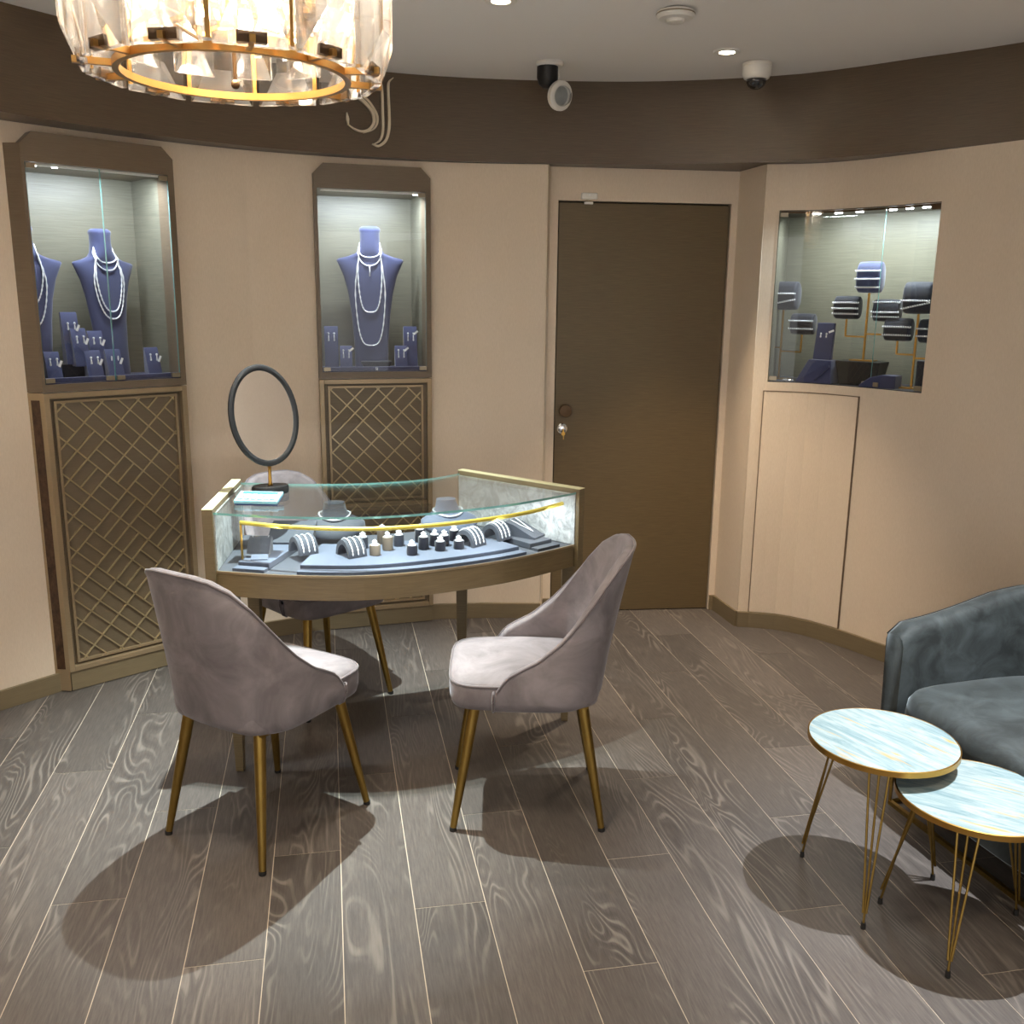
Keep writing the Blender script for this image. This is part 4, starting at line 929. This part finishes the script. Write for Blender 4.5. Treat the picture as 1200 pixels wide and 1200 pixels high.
pil(sb, .395, .15, 1.353, .300, 1.592, .118, .104, 'navy_dark', 'left pillow of the middle stand', (.022, -.004, -.028))
pil(sb, .395, .15, 1.353, .485, 1.582, .118, .098, 'navy_dark', 'right pillow of the middle stand', (.036, -.008, -.028))
pil(sc3, .628, .14, Z0, .548, 1.500, .120, .100, 'navy_dark', 'front left pillow of the right stand', (.012, -.024))
pil(sc3, .628, .14, Z0, .622, 1.638, .118, .138, 'navy_dark', 'tall pillow of the right stand', (-.012, -.034), (0, .014))
pil(sc3, .628, .14, Z0, .690, 1.497, .100, .102, 'navy_dark', 'rightmost pillow cut by the showcase edge', (.010, -.022))
rb = thing('display_riser', 'black tapered block under the tallest bracelet stand', 'riser', A3(.390, .15, OZ0 + .004), rzr)
MB().rings([[(-.085, -.04, 0), (.085, -.04, 0), (.085, .05, 0), (-.085, .05, 0)], [(-.105, -.055, .110), (.105, -.055, .110), (.105, .06, .110), (-.105, .06, .110)]]).build('tapered_block', 'black', rb, bevel=.004)
wb = thing('faceted_riser', 'faceted navy block carrying the upright earring panel', 'riser', A3(.195, .13, OZ0 + .004), rzr)
MB().rings([[(-.095, -.05, 0), (.082, -.05, 0), (.082, .05, 0), (-.095, .05, 0)], [(-.040, -.035, .108), (.075, -.045, .108), (.075, .045, .108), (-.040, .035, .108)]]).build('faceted_block', 'navy', wb, bevel=.003)
MB().rings([[(.0, -.055, .02), (.07, -.056, .085), (.072, -.054, .078), (.006, -.053, .012)], [(.0, -.045, .02), (.07, -.046, .085), (.072, -.044, .078), (.006, -.043, .012)]]).build('raised_edge', 'navy', wb)
eu = thing('upright_earring_stand', 'upright navy earring stand standing on the faceted block', 'earring stand', A3(.205, .135, OZ0 + .112), rzr)
MB().rings([[(-.045, -.012, 0), (.045, -.012, 0), (.045, .012, 0), (-.045, .012, 0)], [(-.040, .004, .17), (.046, .004, .17), (.046, .02, .17), (-.040, .02, .17)]]).build('slanted_panel', 'navy', eu, bevel=.004)
ear_pair(A3(.205, .125, OZ0 + .112), rzr, .120, 'stud earring on the upright stand in the right showcase', .014, .006, .014, 'studs on the upright panel', (.040, .012, 1.2))
wr_ = thing('low_curved_ramp', 'low dark curved ramp lying before the right stand in the showcase', 'riser', A3(.50, .09, OZ0 + .004), rzr)
MB().rings([[(-.085, y_, 0), (.085, y_, 0), (.085, y_, .058), (.02, y_, .058), (-.03, y_, .045), (-.07, y_, .015)] for y_ in (-.03, .05)]).build('curved_slab', 'navy', wr_, bevel=.003)
br_ = MB()
for k in range(9):
    a = k * .7; br_.tube([(.018 * cos(a) + .004 * k - .02, .012 * sin(a), .003 + .002 * (k % 3)), (.018 * cos(a + .6) + .004 * k - .02, .012 * sin(a + .6), .006)], .003, 5)
tag(br_.build('brooch', 'silver', None, loc=A3(.065, .075, OZ0 + .005), rz=rzr), 'sparkling silver brooch lying at the left foot of the showcase', 'brooch')
MB().box((.70, .06, OZ0 + .07), (.05, .03, .13)).build('end_block', 'navy_dark', sc, bevel=.004)

# ------------------------------------------------------------------ side tables
def side_table(label, x_, y_, h_, r_, feet, rzt):
    t_ = thing('side_table', label, 'table', (x_, y_, 0), 0)
    MB().lathe([(.001, h_ - .012), (r_ - .012, h_ - .012), (r_ - .004, h_ - .008), (r_ - .004, h_), (.001, h_)], 72).build('marble_top', 'marble_blue', t_, smooth=30, rz=rzt)
    MB().rings([[(a * cos(2 * pi * k / 72), a * sin(2 * pi * k / 72), z) for a, z in ((r_ - .004, h_ - .016), (r_, h_ - .015), (r_, h_ + .0), (r_ - .0035, h_ + .001), (r_ - .005, h_ - .002))] for k in range(72)], loop=True).build('brass_rim', 'brass', t_, smooth=40)
    MB().lathe([(.001, h_ - .0165), (r_ - .01, h_ - .0165), (r_ - .01, h_ - .0125), (.001, h_ - .0125)], 48).build('underside', 'dark', t_)
    for a in feet:
        c, s = cos(a), sin(a); ft = Vector((c * (r_ + .006), s * (r_ + .006), .012)); q = Vector((-s, c, 0)); lg_ = None; mb = MB()
        for k in (-1, 0, 1):
            tp = Vector((c * r_ * .62, s * r_ * .62, h_ - .017)) + q * (.026 * k) + Vector((c, s, 0)) * (.012 if k == 0 else 0); f2 = ft + q * (.004 * k) + Vector((0, 0, .035 if k else 0))
            mb.tube([tp, f2], .0032, 7)
        lg_ = mb.build('hairpin_leg', 'bronze', t_, smooth=40)
        MB().lathe([(.0065, 0), (.007, .003), (.006, .018), (.001, .018)], 10, (ft.x, ft.y, 0)).build('foot_cap', 'foot', lg_)
    return t_
side_table('taller round side table with pale blue marble top, left of the pair', 1.022, 2.402, .456, .197, [radians(135), radians(247), radians(10)], -1.0)
side_table('lower round side table with pale blue marble top, cut off at right', 1.193, 2.205, .400, .197, [radians(144), radians(238), radians(22)], -.55)

# ------------------------------------------------------------------ armchair
ac = thing('tub_armchair', 'dark slate velvet tub armchair at the right edge behind the side tables', 'armchair', (1.68, 2.61, 0), radians(-90 - 17 + 180))
# local frame: +y is the front of the chair after rotation below
ac.rotation_euler.z = atan2(.958, -.287) - 0   # front (+y) points to (-.958, -.287)
ac.rotation_euler.z = radians(106.7)
aw, ad, th_ = .405, .385, .066
n = 41; rings_ = []
def aplan(t):
    s = abs(t); sg = 1 if t >= 0 else -1
    if s > .55: u = (s - .55) / .45; return V2(sg * (aw - .006 * u), -.02 + u * (ad + .0))
    a = s / .55 * pi / 2; return V2(sg * aw * sin(a), -.02 - (ad - .02) * cos(a))
ts = [-1 + 2 * i / (n - 1) for i in range(n)]; P = [aplan(t) for t in ts]; tops = []
for i, t in enumerate(ts):
    d_ = (P[min(i + 1, n - 1)] - P[max(i - 1, 0)]).normalized(); nn = V2(d_.y, -d_.x); s = abs(t)
    u = min(1, max(0, (1 - s) / .85)); H = .615 + .125 * (u * u * (3 - 2 * u)) + .01
    if s > .93: H -= .035 * ((s - .93) / .07) ** 2
    def at(z, off): q = P[i] + nn * off; return (q.x, q.y, z)
    r_ = [at(.115, -.02), at(.12, -.006), at(.14, 0)] + [at(.14 + (H - .03 - .14) * k / 4, .004 * k) for k in (1, 2, 3, 4)] + [at(H - .008, .010), at(H, -.008), at(H, -.04), at(H - .010, -.058), at(H - .035, -th_), at(.5, -th_), at(.40, -th_), at(.118, -th_)]
    rings_.append(r_); tops.append(Vector(at(H - .01, .011)))
MB().rings(rings_).build('tub_back', 'velvet_dark', ac, smooth=55)
MB().tube(tops, .004, 6).build('back_piping', 'black', ac, smooth=True)
def sp(s, y0=.405, yb=-.315, hw=.336):
    out = []
    for k in range(48):
        a = 2 * pi * k / 48; c, d_ = cos(a), sin(a)
        if d_ > 0: out.append(V2(hw * (abs(c) ** .35) * (1 if c > 0 else -1), .02 + (y0 - .02) * abs(d_) ** .35))
        else: out.append(V2(hw * (abs(c) ** .8) * (1 if c > 0 else -1), .02 - (.02 - yb) * abs(d_) ** .9))
    return [V2(p.x * s, .02 + (p.y - .02) * s) for p in out]
MB().rings([[(p.x, p.y, z) for p in sp(s)] for s, z in ((.93, .262), (.985, .272), (1, .30), (1, .37), (.99, .405), (.96, .425), (.88, .438), (.6, .447), (.1, .45))]).build('seat_cushion', 'velvet_dark', ac, smooth=60)
MB().rings([[(p.x, p.y - .01, z) for p in sp(s)] for s, z in ((.96, .12), (.985, .13), (.985, .262), (.97, .268))]).build('seat_base', 'velvet_dark', ac, smooth=60)
for sx in (-1, 1):
    x_ = sx * .36; MB().tube([(x_, .33, .125), (x_, .33, .008), (x_, -.25, .008), (x_, -.25, .125)], .008, 6).build('brass_sled_leg', 'bronze', ac)
MB().box((0, .33, .008), (.72, .014, .014)).build('front_rail', 'bronze', ac)
